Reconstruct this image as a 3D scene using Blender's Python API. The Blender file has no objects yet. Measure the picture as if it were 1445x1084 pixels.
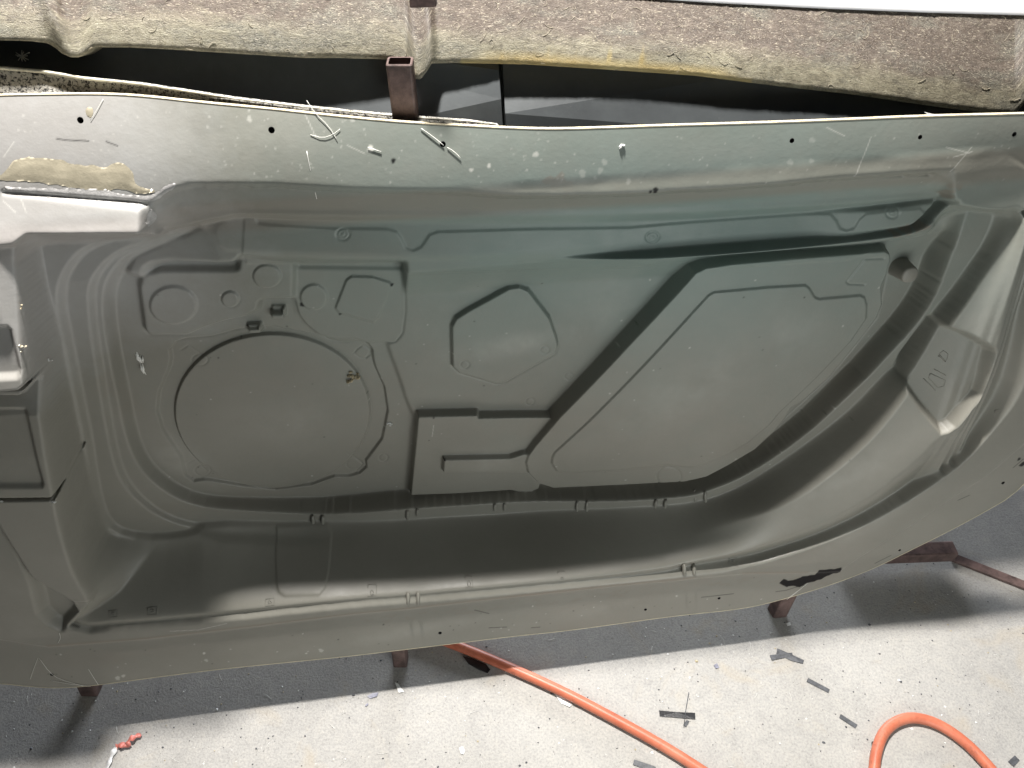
import bpy, bmesh, math, random
import numpy as np
from mathutils import Matrix, Vector

random.seed(7)
rng = np.random.default_rng(7)
scene = bpy.context.scene
COL = scene.collection

# ------------------------------------------------------------------ camera
HFOV = 67.0
W0, H0 = 1445.0, 1084.0                       # size of the photograph the measurements come from
FP = W0 / 2 / math.tan(math.radians(HFOV / 2))
PITCH = math.radians(48.0)                    # looking down at a leaning mould
LEAN = math.radians(15.0)                     # the mould leans back from the vertical
DIST = 1.0
MID_Z = 0.608
cam_loc = np.array([0.0, -DIST * math.cos(PITCH), MID_Z + DIST * math.sin(PITCH)])
cd = bpy.data.cameras.new('camera')
cd.sensor_width = 36.0
cd.lens = 18.0 / math.tan(math.radians(HFOV / 2))
cd.clip_start, cd.clip_end = 0.02, 60
cam = bpy.data.objects.new('camera', cd)
COL.objects.link(cam)
cam.location = cam_loc
cam.rotation_euler = (math.pi / 2 - PITCH, 0, 0)
scene.camera = cam

# ------------------------------------------------------------------ world, lamps, exposure
scene.view_settings.view_transform = 'Standard'
scene.view_settings.look = 'None'
scene.view_settings.exposure = 0.0
scene.view_settings.gamma = 1.0
world = bpy.data.worlds.new('World')
scene.world = world
world.use_nodes = True
bg = world.node_tree.nodes['Background']
bg.inputs['Color'].default_value = (0.66, 0.80, 1.0, 1)
bg.inputs['Strength'].default_value = 0.025

YAW = math.radians(7.3)                       # its right end stands a little further off
UH = np.array([math.cos(YAW), math.sin(YAW), 0.0])
VH = np.array([-math.sin(YAW) * math.sin(LEAN), math.cos(YAW) * math.sin(LEAN), math.cos(LEAN)])
NH = np.array([math.sin(YAW) * math.cos(LEAN), -math.cos(YAW) * math.cos(LEAN), math.sin(LEAN)])
ORG = np.array([0.0, 0.0, MID_Z])


def area(name, loc, target, size, power, color, size_y=None):
    l = bpy.data.lights.new(name, 'AREA')
    l.energy = power
    l.color = color
    l.size = size
    if size_y:
        l.shape = 'RECTANGLE'
        l.size_y = size_y
    o = bpy.data.objects.new(name, l)
    COL.objects.link(o)
    o.location = loc
    d = Vector(target) - Vector(loc)
    o.rotation_euler = d.to_track_quat('-Z', 'Y').to_euler()
    return o


# the workshop lamp almost straight above, just grazing the leaning mould
LA = math.radians(1.85)
ldir = VH * math.cos(LA) + NH * math.sin(LA) + UH * (-0.06)
ldir /= np.linalg.norm(ldir)
lloc = ORG + ldir * 2.3
area('ceiling_lamp', lloc, (0, 0, 0.2), 0.15, 178.0, (1.0, 0.967, 0.925))
# soft fill lamp added in front, square on to the panel; no source in view
dloc = ORG + NH * 1.10 + UH * 0.40 - VH * 0.34
area('front_fill', dloc, ORG + UH * .2, 0.7, 7.8, (0.95, 1.0, 0.985), 0.8)

# cool light from the bay behind the mould, slipping under it across the floor
area('rear_bay_light', (0.15, 3.2, 1.0), (0.1, -0.2, 0.0), 1.6, 118.0, (0.84, 0.90, 1.0), 0.8)

# ------------------------------------------------------------------ photo measurements -> places
RIGHT = np.array([1.0, 0, 0])
FWD = np.array([0.0, math.cos(PITCH), -math.sin(PITCH)])
UPV = np.array([0.0, math.sin(PITCH), math.cos(PITCH)])
cl = cam_loc - ORG
CL = np.array([cl @ UH, cl @ VH, cl @ NH])


def sstep(x, a, b):
    t = np.clip((x - a) / (b - a), 0, 1)
    return t * t * (3 - 2 * t)


SILL_A, SILL_B, TRC = -9.0, 0.0, (9.0, 9.0)


def base(u, v):
    """gentle crown of the flange: tucked back towards the sill and at the top edge"""
    u = np.asarray(u, float)
    v = np.asarray(v, float)
    b = -0.050 * np.clip((-0.02 - v) / 0.56, 0, 1.4) ** 2
    out = np.clip(SILL_A + SILL_B * u - 0.012 - v, 0, 0.3)          # the flange below the sill kicks out again
    b = b + 0.20 * out ** 2 / (out + 0.02)
    b = b - 0.009 * np.exp(-((u - TRC[0]) / 0.10) ** 2 - ((v - TRC[1]) / 0.055) ** 2)
    roll = np.clip(v - 0.235, 0, 0.3)
    b = b - roll ** 2 * (1.7 - 0.4 * sstep(u, -0.35, 0.45))
    return b


def rays(px, py):
    px = np.asarray(px, float)
    py = np.asarray(py, float)
    a = (px - W0 / 2) / FP
    b = (H0 / 2 - py) / FP
    d = FWD[None, :] + a[:, None] * RIGHT[None, :] + b[:, None] * UPV[None, :]
    return d


def extra(u, v):
    """the inner panels sink deeper towards the sill"""
    return -0.088 * np.clip((0.17 - np.asarray(v, float)) / 0.45, 0, 1.3) * (0.70 + 0.30 * sstep(np.asarray(u, float), -0.62, -0.25)) * (1 - 0.40 * sstep(np.asarray(u, float), 0.0, 0.36))


def sunk(h):
    return np.clip((-np.asarray(h, float) - .0262) / .004, 0, 1)


def UN(pts, h=0.0, use_base=True, use_extra=True):
    """measured outline -> local (u, v) on the mould surface lying h above its flange"""
    p = np.array([(q[0], q[1]) for q in pts], float)
    hh = np.array([q[2] if len(q) > 2 else h for q in pts], float)
    d = rays(p[:, 0], p[:, 1])
    du, dv, dn = d @ UH, d @ VH, d @ NH
    w = hh.copy()
    g = sunk(hh) if (use_base and use_extra) else 0 * hh
    for _ in range(14):
        t = (w - CL[2]) / dn
        u = CL[0] + t * du
        v = CL[1] + t * dv
        w = (base(u, v) if use_base else 0) + hh + g * extra(u, v)
    return np.stack([u, v], 1)


def FLOOR(pts, z=0.0):
    p = np.array([(q[0], q[1]) for q in pts], float)
    d = rays(p[:, 0], p[:, 1])
    t = (z - cam_loc[2]) / d[:, 2]
    return cam_loc[None, :] + t[:, None] * d


def L2W(u, v, w):
    return ORG + UH * u + VH * v + NH * w


def AT_Y(x, y, Y):
    d = rays([x], [y])[0]
    t = (Y - cam_loc[1]) / d[1]
    return cam_loc + t * d


def chaikin(p, n=2, closed=True):
    p = np.asarray(p, float)
    for _ in range(n):
        if closed:
            q = np.roll(p, -1, 0)
            p = np.stack([0.75 * p + 0.25 * q, 0.25 * p + 0.75 * q], 1).reshape(-1, p.shape[1])
        else:
            a, b = p[:-1], p[1:]
            m = np.stack([0.75 * a + 0.25 * b, 0.25 * a + 0.75 * b], 1).reshape(-1, p.shape[1])
            p = np.vstack([p[:1], m, p[-1:]])
    return p


_a, _b, _c = UN([(150, 880), (930, 806), (1425, 275)])
SILL_B = (_b[1] - _a[1]) / (_b[0] - _a[0])
SILL_A = _a[1] - SILL_B * _a[0]
TRC = (_c[0], _c[1])

# ------------------------------------------------------------------ object helpers
def tag(o, label=None, cat=None, group=None, kind=None):
    if label:
        o['label'] = label
    if cat:
        o['category'] = cat
    if group:
        o['group'] = group
    if kind:
        o['kind'] = kind
    return o


def empty(name, loc=(0, 0, 0)):
    o = bpy.data.objects.new(name, None)
    o.empty_display_size = 0.05
    o.location = loc
    COL.objects.link(o)
    return o


def link(name, me, mat, parent=None):
    o = bpy.data.objects.new(name, me)
    if mat is not None and not me.materials:
        me.materials.append(mat)
    COL.objects.link(o)
    if parent is not None:
        o.parent = parent
    return o


def from_bm(name, bm, mat, parent=None, smooth=True):
    me = bpy.data.meshes.new(name)
    bm.normal_update()
    bm.to_mesh(me)
    bm.free()
    if smooth:
        me.shade_smooth()
    return link(name, me, mat, parent)


def big_mesh(name, verts, quads):
    me = bpy.data.meshes.new(name)
    nv, nq = len(verts), len(quads)
    me.vertices.add(nv)
    me.vertices.foreach_set('co', np.ascontiguousarray(verts, np.float32).ravel())
    me.loops.add(nq * 4)
    me.loops.foreach_set('vertex_index', np.ascontiguousarray(quads, np.int32).ravel())
    me.polygons.add(nq)
    me.polygons.foreach_set('loop_start', np.arange(0, nq * 4, 4, dtype=np.int32))
    me.update(calc_edges=True)
    me.shade_smooth()
    return me


def tube_bm(path, r, seg=10, bm=None, cap=True, radii=None):
    bm = bm or bmesh.new()
    P = [Vector(p) for p in path]
    rings = []
    up = Vector((0.13, 0.2, 0.97)).normalized()
    for i, p in enumerate(P):
        t = (P[min(i + 1, len(P) - 1)] - P[max(i - 1, 0)]).normalized()
        n = t.cross(up)
        if n.length < 1e-4:
            n = t.cross(Vector((1, 0, 0)))
        n.normalize()
        b = t.cross(n)
        rr = radii[i] if radii is not None else r
        rings.append([bm.verts.new(p + (n * math.cos(2 * math.pi * k / seg) + b * math.sin(2 * math.pi * k / seg)) * rr) for k in range(seg)])
    for a, b in zip(rings[:-1], rings[1:]):
        for k in range(seg):
            bm.faces.new((a[k], a[(k + 1) % seg], b[(k + 1) % seg], b[k]))
    if cap:
        bm.faces.new(rings[0][::-1])
        bm.faces.new(rings[-1])
    return bm


def box_tube_bm(p0, p1, wx, wy, side, thick=0.003, r=0.003, open_end=True):
    """square hollow section from p0 to p1 with rounded corners and a visible hollow end"""
    bm = bmesh.new()
    p0, p1 = Vector(p0), Vector(p1)
    t = (p1 - p0).normalized()
    s = Vector(side)
    s = (s - t * s.dot(t)).normalized()
    b = t.cross(s)

    def prof(ax, ay, rr):
        out = []
        for cx, cy, a0 in ((1, 1, 0), (-1, 1, 90), (-1, -1, 180), (1, -1, 270)):
            for k in range(4):
                a = math.radians(a0 + 30 * k)
                out.append((cx * (ax - rr) + rr * math.cos(a), cy * (ay - rr) + rr * math.sin(a)))
        return out
    o = prof(wx / 2, wy / 2, r)
    i = prof(wx / 2 - thick, wy / 2 - thick, r * 0.5)
    rings = []
    e = 0.0008
    sh = [(x * (1 - e / wx * 2), y * (1 - e / wy * 2)) for x, y in o]
    L = (p1 - p0).length
    for pr, d in ((i, 0.01), (i, 0), (sh, 0), (o, e), (o, L - e), (sh, L), (i, L), (i, L - 0.05)):
        c = p0 + t * d
        rings.append([bm.verts.new(c + s * x + b * y) for x, y in pr])
    n = len(o)
    for a, c in zip(rings[:-1], rings[1:]):
        for k in range(n):
            bm.faces.new((a[k], a[(k + 1) % n], c[(k + 1) % n], c[k]))
    bm.faces.new(rings[0])
    bm.faces.new(rings[-1])
    bmesh.ops.recalc_face_normals(bm, faces=bm.faces)
    return bm


# ------------------------------------------------------------------ materials
def mat(name):
    m = bpy.data.materials.new(name)
    m.use_nodes = True
    nt = m.node_tree
    return m, nt, nt.nodes['Principled BSDF']


def N(nt, typ, **kw):
    n = nt.nodes.new(typ)
    for k, v in kw.items():
        if k in n.inputs:
            n.inputs[k].default_value = v
        else:
            setattr(n, k, v)
    return n


def noise(nt, co, scale, detail=4, rough=0.6, dist=0.0):
    n = N(nt, 'ShaderNodeTexNoise', Scale=scale, Detail=detail, Roughness=rough, Distortion=dist)
    if co is not None:
        nt.links.new(co, n.inputs['Vector'])
    return n.outputs['Fac']


def ramp(nt, fac, stops):
    r = N(nt, 'ShaderNodeValToRGB')
    el = r.color_ramp.elements
    while len(el) < len(stops):
        el.new(0.5)
    for e, (p, c) in zip(el, stops):
        e.position = p
        e.color = (*c, 1) if len(c) == 3 else c
    nt.links.new(fac, r.inputs['Fac'])
    return r.outputs['Color']


def mix(nt, fac, a, b, mode='MIX'):
    m = N(nt, 'ShaderNodeMix', data_type='RGBA', blend_type=mode)
    for v, i in ((fac, 0), (a, 6), (b, 7)):
        if isinstance(v, (int, float)):
            m.inputs[i].default_value = v
        elif isinstance(v, tuple):
            m.inputs[i].default_value = (*v, 1)
        else:
            nt.links.new(v, m.inputs[i])
    return m.outputs[2]


def bump(nt, bsdf, fac, strength=0.2, dist=0.002):
    b = N(nt, 'ShaderNodeBump', Strength=strength, Distance=dist)
    nt.links.new(fac, b.inputs['Height'])
    nt.links.new(b.outputs['Normal'], bsdf.inputs['Normal'])


def coords(nt, kind='Object'):
    return N(nt, 'ShaderNodeTexCoord').outputs[kind]


def plain(name, col, rough=0.6, var=0.25, scale=30.0, bmp=0.15, metal=0.0):
    m, nt, b = mat(name)
    co = coords(nt)
    c2 = tuple(x * (1 - var) for x in col)
    c3 = tuple(min(1, x * (1 + var)) for x in col)
    f = noise(nt, co, scale, 6, 0.7)
    nt.links.new(ramp(nt, f, [(0.3, c2), (0.7, c3)]), b.inputs['Base Color'])
    b.inputs['Roughness'].default_value = rough
    b.inputs['Metallic'].default_value = metal
    bump(nt, b, noise(nt, co, scale * 6, 4, 0.6), bmp, 0.001)
    return m


def gelcoat_material():
    m, nt, b = mat('tooling_gelcoat')
    co = coords(nt)
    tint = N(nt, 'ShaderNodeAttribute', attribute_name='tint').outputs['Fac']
    dust = N(nt, 'ShaderNodeAttribute', attribute_name='dust').outputs['Fac']
    chip = N(nt, 'ShaderNodeAttribute', attribute_name='chip').outputs['Fac']
    brown = N(nt, 'ShaderNodeAttribute', attribute_name='brown').outputs['Fac']
    big = noise(nt, co, 5.0, 5, 0.6)
    grey = ramp(nt, big, [(0.3, (0.212, 0.205, 0.176)), (0.7, (0.248, 0.239, 0.207))])
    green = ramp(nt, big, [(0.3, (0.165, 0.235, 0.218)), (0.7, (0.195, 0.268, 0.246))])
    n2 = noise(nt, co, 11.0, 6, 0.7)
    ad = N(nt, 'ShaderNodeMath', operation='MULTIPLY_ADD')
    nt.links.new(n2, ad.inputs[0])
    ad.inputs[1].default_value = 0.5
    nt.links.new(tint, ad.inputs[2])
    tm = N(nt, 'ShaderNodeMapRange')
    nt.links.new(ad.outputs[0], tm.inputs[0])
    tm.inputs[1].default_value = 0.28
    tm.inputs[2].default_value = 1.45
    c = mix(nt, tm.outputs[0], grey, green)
    c = mix(nt, brown, c, (0.215, 0.185, 0.150))
    pale = N(nt, 'ShaderNodeAttribute', attribute_name='pale').outputs['Fac']
    pm = N(nt, 'ShaderNodeMath', operation='MULTIPLY_ADD')
    nt.links.new(n2, pm.inputs[0])
    pm.inputs[1].default_value = 0.35
    nt.links.new(pale, pm.inputs[2])
    pr = N(nt, 'ShaderNodeMapRange')
    nt.links.new(pm.outputs[0], pr.inputs[0])
    pr.inputs[1].default_value = 0.25
    pr.inputs[2].default_value = 1.1
    c = mix(nt, pr.outputs[0], c, (0.60, 0.585, 0.60))
    # fine speckle of overspray and trapped dust
    sp = noise(nt, co, 420.0, 2, 0.5)
    c = mix(nt, ramp(nt, sp, [(0.0, (0, 0, 0)), (0.70, (0, 0, 0)), (0.80, (0.25, 0.25, 0.25))]), c, (0.42, 0.41, 0.37))
    sm = noise(nt, co, 28.0, 8, 0.75, 0.6)
    c = mix(nt, ramp(nt, sm, [(0.55, (0, 0, 0)), (0.78, (0.22, 0.22, 0.22))]), c, (0.20, 0.19, 0.165))
    c = mix(nt, dust, c, (0.66, 0.65, 0.60))
    c = mix(nt, chip, c, (0.008, 0.008, 0.009))
    nt.links.new(c, b.inputs['Base Color'])
    rr = ramp(nt, n2, [(0.3, (0.36,) * 3), (0.7, (0.56,) * 3)])
    nt.links.new(rr, b.inputs['Roughness'])
    sl_ = N(nt, 'ShaderNodeMapRange')
    nt.links.new(chip, sl_.inputs[0])
    sl_.inputs[3].default_value = 0.42
    sl_.inputs[4].default_value = 0.12
    nt.links.new(sl_.outputs[0], b.inputs['Specular IOR Level'])
    h = N(nt, 'ShaderNodeMath', operation='ADD')
    nt.links.new(noise(nt, co, 160.0, 5, 0.6), h.inputs[0])
    nt.links.new(noise(nt, co, 14.0, 3, 0.5), h.inputs[1])
    bump(nt, b, h.outputs[0], 0.12, 0.0022)
    return m


GEL = gelcoat_material()
M_EDGE = plain('raw_laminate_edge', (0.62, 0.55, 0.40), 0.6, 0.25, 60)
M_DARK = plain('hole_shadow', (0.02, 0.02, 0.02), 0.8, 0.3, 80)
M_RUST = plain('rust_brown_steel', (0.125, 0.082, 0.074), 0.55, 0.6, 38, 0.4, 0.2)
M_RESIN = plain('cream_resin', (0.40, 0.36, 0.27), 0.3, 0.2, 40, 0.3)
M_FIBRE = plain('glass_fibre', (0.78, 0.77, 0.72), 0.4, 0.1, 90)
M_WHITE = plain('white_scrap', (0.75, 0.75, 0.73), 0.6, 0.12, 120)
M_TAPE = plain('charcoal_tape', (0.075, 0.078, 0.085), 0.5, 0.45, 140, 0.3)
M_BLACKTAPE = plain('black_tape', (0.02, 0.02, 0.022), 0.3, 0.4, 60, 0.3)
M_RED = plain('red_tape', (0.50, 0.16, 0.13), 0.4, 0.3, 90, 0.3)
M_CRUMB = plain('tan_crumb', (0.42, 0.36, 0.24), 0.8, 0.5, 220, 0.5)


# ------------------------------------------------------------------ the mould as a measured relief
STEP = 0.00125
OUT_PX = [(-420, 150), (-260, 146), (0, 136), (60, 135), (140, 134), (200, 137), (290, 147), (380, 155), (470, 165), (560, 173.5),
          (640, 178), (712, 182), (780, 184), (850, 182), (915, 179.5), (1000, 177), (1100, 174), (1200, 170),
          (1300, 165.5), (1400, 163), (1480, 161), (1560, 158), (1580, 300), (1562, 450), (1510, 590), (1445, 690),
          (1370, 733), (1310, 764), (1250, 795), (1180, 823), (1090, 850), (1040, 860), (960, 868), (900, 876),
          (800, 890), (720, 898), (640, 908), (565, 917), (500, 925), (400, 935), (300, 945), (200, 958),
          (130, 967.5), (80, 971), (40, 968.5), (0, 964), (-60, 962), (-260, 1000), (-420, 1030)]
OUT = chaikin(UN(OUT_PX, 0.0), 1)
u0, v0 = OUT.min(0) - 3 * STEP
u1, v1 = OUT.max(0) + 3 * STEP
NU = int((u1 - u0) / STEP) + 1
NV = int((v1 - v0) / STEP) + 1
gu = (u0 + STEP * np.arange(NU)).astype(np.float32)
gv = (v0 + STEP * np.arange(NV)).astype(np.float32)
U, V = np.meshgrid(gu, gv)                     # rows run up the mould


def sd_raw(P, X, Y):
    """signed distance to closed polygon, negative inside"""
    P = np.asarray(P, np.float32)
    d2 = np.full(X.shape, 1e9, np.float32)
    ins = np.zeros(X.shape, bool)
    n = len(P)
    for i in range(n):
        ax, ay = P[i]
        bx, by = P[(i + 1) % n]
        ex, ey = bx - ax, by - ay
        l2 = ex * ex + ey * ey
        if l2 < 1e-14:
            continue
        wx, wy = X - ax, Y - ay
        t = np.clip((wx * ex + wy * ey) / l2, 0, 1)
        d2 = np.minimum(d2, (wx - t * ex) ** 2 + (wy - t * ey) ** 2)
        c = (Y >= ay) != (Y >= by)
        if c.any():
            ins ^= c & ((ex * wy - ey * wx > 0) == (by > ay))
    d = np.sqrt(d2)
    return np.where(ins, -d, d)


def upsample(a, k, ny, nx):
    def ax(a, n, axis):
        idx = np.arange(n) / k
        i0 = np.minimum(idx.astype(int), a.shape[axis] - 2)
        f = (idx - i0).astype(np.float32)
        sh = [1, 1]
        sh[axis] = n
        f = f.reshape(sh)
        return np.take(a, i0, axis) * (1 - f) + np.take(a, i0 + 1, axis) * f
    return ax(ax(a, ny, 0), nx, 1)


def sd(P, pad=None, k=1):
    """distance field on the grid; with pad only near the polygon (far away = +1)"""
    P = np.asarray(P)
    if pad is None:
        X = np.arange(0, NU + k, k) * STEP + u0
        Y = np.arange(0, NV + k, k) * STEP + v0
        XX, YY = np.meshgrid(X.astype(np.float32), Y.astype(np.float32))
        return upsample(sd_raw(P, XX, YY), k, NV, NU), (slice(0, NV), slice(0, NU))
    i0 = max(0, int((P[:, 0].min() - pad - u0) / STEP))
    i1 = min(NU, int((P[:, 0].max() + pad - u0) / STEP) + 2)
    j0 = max(0, int((P[:, 1].min() - pad - v0) / STEP))
    j1 = min(NV, int((P[:, 1].max() + pad - v0) / STEP) + 2)
    sl = (slice(j0, j1), slice(i0, i1))
    if k > 1:
        X = np.arange(0, i1 - i0 + k, k) * STEP + u0 + i0 * STEP
        Y = np.arange(0, j1 - j0 + k, k) * STEP + v0 + j0 * STEP
        XX, YY = np.meshgrid(X.astype(np.float32), Y.astype(np.float32))
        return upsample(sd_raw(P, XX, YY), k, j1 - j0, i1 - i0), sl
    return sd_raw(P, U[sl], V[sl]), sl


H = np.zeros((NV, NU), np.float32)
EXT = extra(U, V).astype(np.float32)


def UNS(pts, it=22):
    """measured spots -> local (u, v) on the relief as it stands"""
    h = np.full(len(pts), -.01)
    pts = [(p[0], p[1]) for p in pts]
    for _ in range(it):
        uv = UN([(p[0], p[1], hh) for p, hh in zip(pts, h)], 0, True, False)
        i = np.clip(((uv[:, 0] - u0) / STEP), 0, NU - 2)
        j = np.clip(((uv[:, 1] - v0) / STEP), 0, NV - 2)
        i0, j0 = i.astype(int), j.astype(int)
        fi, fj = i - i0, j - j0
        hn = (H[j0, i0] * (1 - fi) + H[j0, i0 + 1] * fi) * (1 - fj) + (H[j0 + 1, i0] * (1 - fi) + H[j0 + 1, i0 + 1] * fi) * fj
        h = .5 * h + .5 * hn
    return UN([(p[0], p[1], hh) for p, hh in zip(pts, h)], 0, True, False)


def ease(t, e=0.15):
    """linear ramp with softly rounded ends"""
    t = np.clip(t, 0, 1)
    return (1 - e * 2) * t + 2 * e * (t * t * (3 - 2 * t))


def inset(outer, inner, h_in, e=0.3, only=None, k=1, smooth=0):
    if smooth:
        outer, inner, k = chaikin(outer, smooth), chaikin(inner, smooth), 2
    so, _ = sd(outer, None, k)
    si, _ = sd(inner, None, k)
    t = np.where(so < 0, np.where(si > 0, -so / np.maximum(-so + si, 1e-6), 1.0), 0.0)
    if only is not None:
        t = t * only
    h_in = h_in + EXT * sunk(h_in)
    H[...] = H + (h_in - H) * ease(t, e)
    return so, si


def step_in(P, dh, width, k=1, pad=None, shift=0.5):
    s, sl = sd(P, pad, k)
    t = sstep(-s, -width * shift, width * (1 - shift))
    H[sl] += (dh * t).astype(np.float32)
    return s, sl


def boss(P, h_top, draft, h_base, k=1, pad=None):
    s, sl = sd(P, pad if pad is not None else draft * 1.6, k)
    h_t = h_top[sl] if isinstance(h_top, np.ndarray) else h_top
    h_t = h_t + EXT[sl] * sunk(h_t)
    h_base = h_base + EXT[sl] * sunk(h_base)
    tgt = h_t - np.maximum(s, 0) / draft * (h_t - h_base)
    tgt = np.where(s > draft * 1.5, -9, tgt)
    H[sl] = np.maximum(H[sl], tgt)


def line_dist(P, pad):
    P = np.asarray(P, np.float32)
    i0 = max(0, int((P[:, 0].min() - pad - u0) / STEP))
    i1 = min(NU, int((P[:, 0].max() + pad - u0) / STEP) + 2)
    j0 = max(0, int((P[:, 1].min() - pad - v0) / STEP))
    j1 = min(NV, int((P[:, 1].max() + pad - v0) / STEP) + 2)
    sl = (slice(j0, j1), slice(i0, i1))
    X, Y = U[sl], V[sl]
    d2 = np.full(X.shape, 1e9, np.float32)
    for a, b in zip(P[:-1], P[1:]):
        e = b - a
        l2 = float(e @ e) + 1e-12
        t = np.clip(((X - a[0]) * e[0] + (Y - a[1]) * e[1]) / l2, 0, 1)
        d2 = np.minimum(d2, (X - a[0] - t * e[0]) ** 2 + (Y - a[1] - t * e[1]) ** 2)
    return np.sqrt(d2), sl


def groove(P, width, depth):
    d, sl = line_dist(P, width * 3)
    H[sl] -= (depth * np.exp(-(d / width) ** 2 * 1.5)).astype(np.float32)


def ring_groove(cx, cy, r, h, width, depth, ry=None):
    a = np.linspace(0, 2 * math.pi, 25)
    pts = [(cx + r * math.cos(t), cy + (ry or r * 0.85) * math.sin(t)) for t in a]
    groove(UNS(pts), width, depth)


def blur(A, sigma):
    r = int(sigma * 3) + 1
    kx = np.exp(-0.5 * (np.arange(-r, r + 1) / sigma) ** 2)
    kx = (kx / kx.sum()).astype(np.float32)
    B = np.pad(A, ((r, r), (0, 0)), 'edge')
    A = sum(kx[i] * B[i:i + A.shape[0]] for i in range(2 * r + 1))
    B = np.pad(A, ((0, 0), (r, r)), 'edge')
    return sum(kx[i] * B[:, i:i + A.shape[1]] for i in range(2 * r + 1))


def vnoise(cell, seed):
    r = np.random.default_rng(seed)
    k = max(2, int(cell / STEP))
    a = r.normal(0, 1, (NV // k + 4, NU // k + 4)).astype(np.float32)
    return upsample(blur(a, .6), k, NV, NU) * 1.6


N_SMALL, N_MID, N_BIG = (blur(vnoise(.004, 1), 1.2), blur(vnoise(.012, 2), 3), blur(vnoise(.04, 3), 8))


# ---- measured outlines
FAR_B = [(1900, 700), (1700, -300), (-900, -300), (-900, 1000)]
CREASE = [(-60, 880), (-10, 900), (40, 908), (69, 912), (208, 901), (346, 885), (500, 866), (584, 858), (722, 842), (861, 827), (978, 816),
          (1049, 809), (1139, 808), (1184, 806), (1291, 737), (1332, 709), (1391, 671), (1445, 625), (1510, 520), (1540, 400), (1530, 280),
          (1500, 275)]
LIP = [(86, 893), (242, 881), (500, 853), (584, 847), (722, 834.5), (861, 820.5), (945, 813), (966, 811), (1014, 807), (1049, 799), (1090, 788), (1152, 768), (1215, 741), (1256, 719),
       (1312, 684), (1360, 649), (1405, 601), (1431, 568), (1447, 535), (1462, 460), (1475, 390), (1483, 330), (1484, 285)]
CREST = [(94, 882, -0.0040), (208, 873, -0.0040), (346, 861, -0.0040), (500, 845, -0.0040), (573, 840, -0.0040), (688, 829, -0.0040), (826, 815, -0.0040),
         (930, 803, -0.0040), (980, 792, -0.0040), (1049, 779, -0.0040), (1111, 757, -0.0040), (1187, 726, -0.0013), (1239, 694, 0.0006), (1291, 653, 0.0024), (1329, 614, 0.0038),
         (1350, 605, 0.0045), (1371, 571, 0.0053), (1391, 533, 0.0060), (1405, 497, 0.0060), (1419, 436, 0.0060), (1436, 378, 0.0060), (1448, 335, 0.0060), (1446, 290, 0.0060)]
A1 = [(1339, 238), (1260, 242), (1187, 247), (1090, 257), (966, 265), (919, 269), (791, 274), (722, 274), (632, 268), (498, 265),
      (394, 258), (332, 257), (263, 257), (232, 268), (212, 287)]
TOPR = [(1408, 297), (1368, 293), (1347, 287), (1332, 268)]
HINGE_TOP = [(205, 334, .013), (120, 334, .013), (45, 333, .013), (28, 340, .013), (24, 352, .013), (36, 420, .015), (51, 500, .018), (60, 545, .011),
             (72, 620, .010), (82, 690, .008), (92, 745, .005), (110, 805, 0), (131, 846, -.005), (118, 855, -.008)]
RAIL_LOW = [(1318, 286), (1289, 318), (1201, 331), (1083, 342), (978, 350), (888, 356), (790, 359), (611, 359), (480, 356), (380, 353), (318, 351), (309, 345),
            (305, 332), (306, 318)]
SEAL_OUT = [(298, 749), (380, 747), (450, 741), (573, 733), (653, 728), (722, 725), (826, 719), (930, 713), (978, 709), (1014, 700), (1049, 685),
            (1083, 664), (1118, 640), (1153, 615), (1205, 574), (1251, 524), (1270, 516), (1311, 463), (1341, 416), (1369, 379), (1392, 338), (1404, 300)]
SEAL_IN = [(298, 716), (380, 722), (450, 724), (480, 723), (573, 717), (653, 712), (826, 708), (930, 703), (978, 698), (997, 692), (1049, 672),
           (1118, 627), (1187, 568), (1256, 496), (1291, 458), (1319, 416), (1336, 368), (1353, 326), (1365, 297)]

# 1. inner band of the flange stands 3 mm proud of the outer flange
step_in(UN(CREASE + [(1400, 200), (-60, 200)], 0.0)[:len(CREASE) + 2], 0.003, 0.005)
# the sheet above the belt is level again
topz = sstep(V, *(UN([(700, 300), (700, 268)])[:, 1]))
H *= 1 - topz

# 2. hinge blocks at the left: a wedge that stands proud of the flange
BLOCK = [(-600, 255), (5, 272), (100, 279), (205, 288), (204, 334, .014), (40, 336, .014), (24, 350, .014), (51, 500, .012), (60, 545, .011), (82, 690, .008), (92, 745, .004),
         (110, 805), (131, 846), (104, 846), (46, 809), (0, 729), (-600, 640)]
sB, slB = sd(UN(BLOCK, 0.0), 0.05, 2)
vg = UN([(0, 276), (0, 333)], 0.005)[:, 1]
ub = UN([(17, 450), (50, 500)], 0.012)[:, 0]
lift = 0.017 * np.clip((vg[0] - V[slB]) / (vg[0] - vg[1]), 0, 1) ** 1.1
vlow = UN([(40, 640), (70, 850)], 0.005)[:, 1]
lift = lift * (1 - 0.75 * np.clip((vlow[0] - V[slB]) / (vlow[0] - vlow[1]), 0, 1))
# chamfer of the column towards the recess
slope_u = ub[0] + (gv[slB[0]] - UN([(17, 340)], .012)[0, 1])[:, None] * 0.0
cham = np.clip((U[slB] - (UN([(18, 450)], .012)[0, 0])) / 0.030, 0, 1) * (V[slB] < UN([(20, 345)], .012)[0, 1])
vch = UN([(30, 700)], .008)[0, 1]
cham = cham * np.clip((V[slB] - vch) / 0.1, 0, 1)
v547 = UN([(10, 546)], .03)[0, 1]
lift = lift + 0.026 * np.clip((vg[1] - V[slB]) / (vg[1] - v547), 0, 1) * (V[slB] > v547)
H[slB] += (lift * sstep(-sB, -0.001, 0.004) * (1 - 0.55 * cham)).astype(np.float32)

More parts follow.
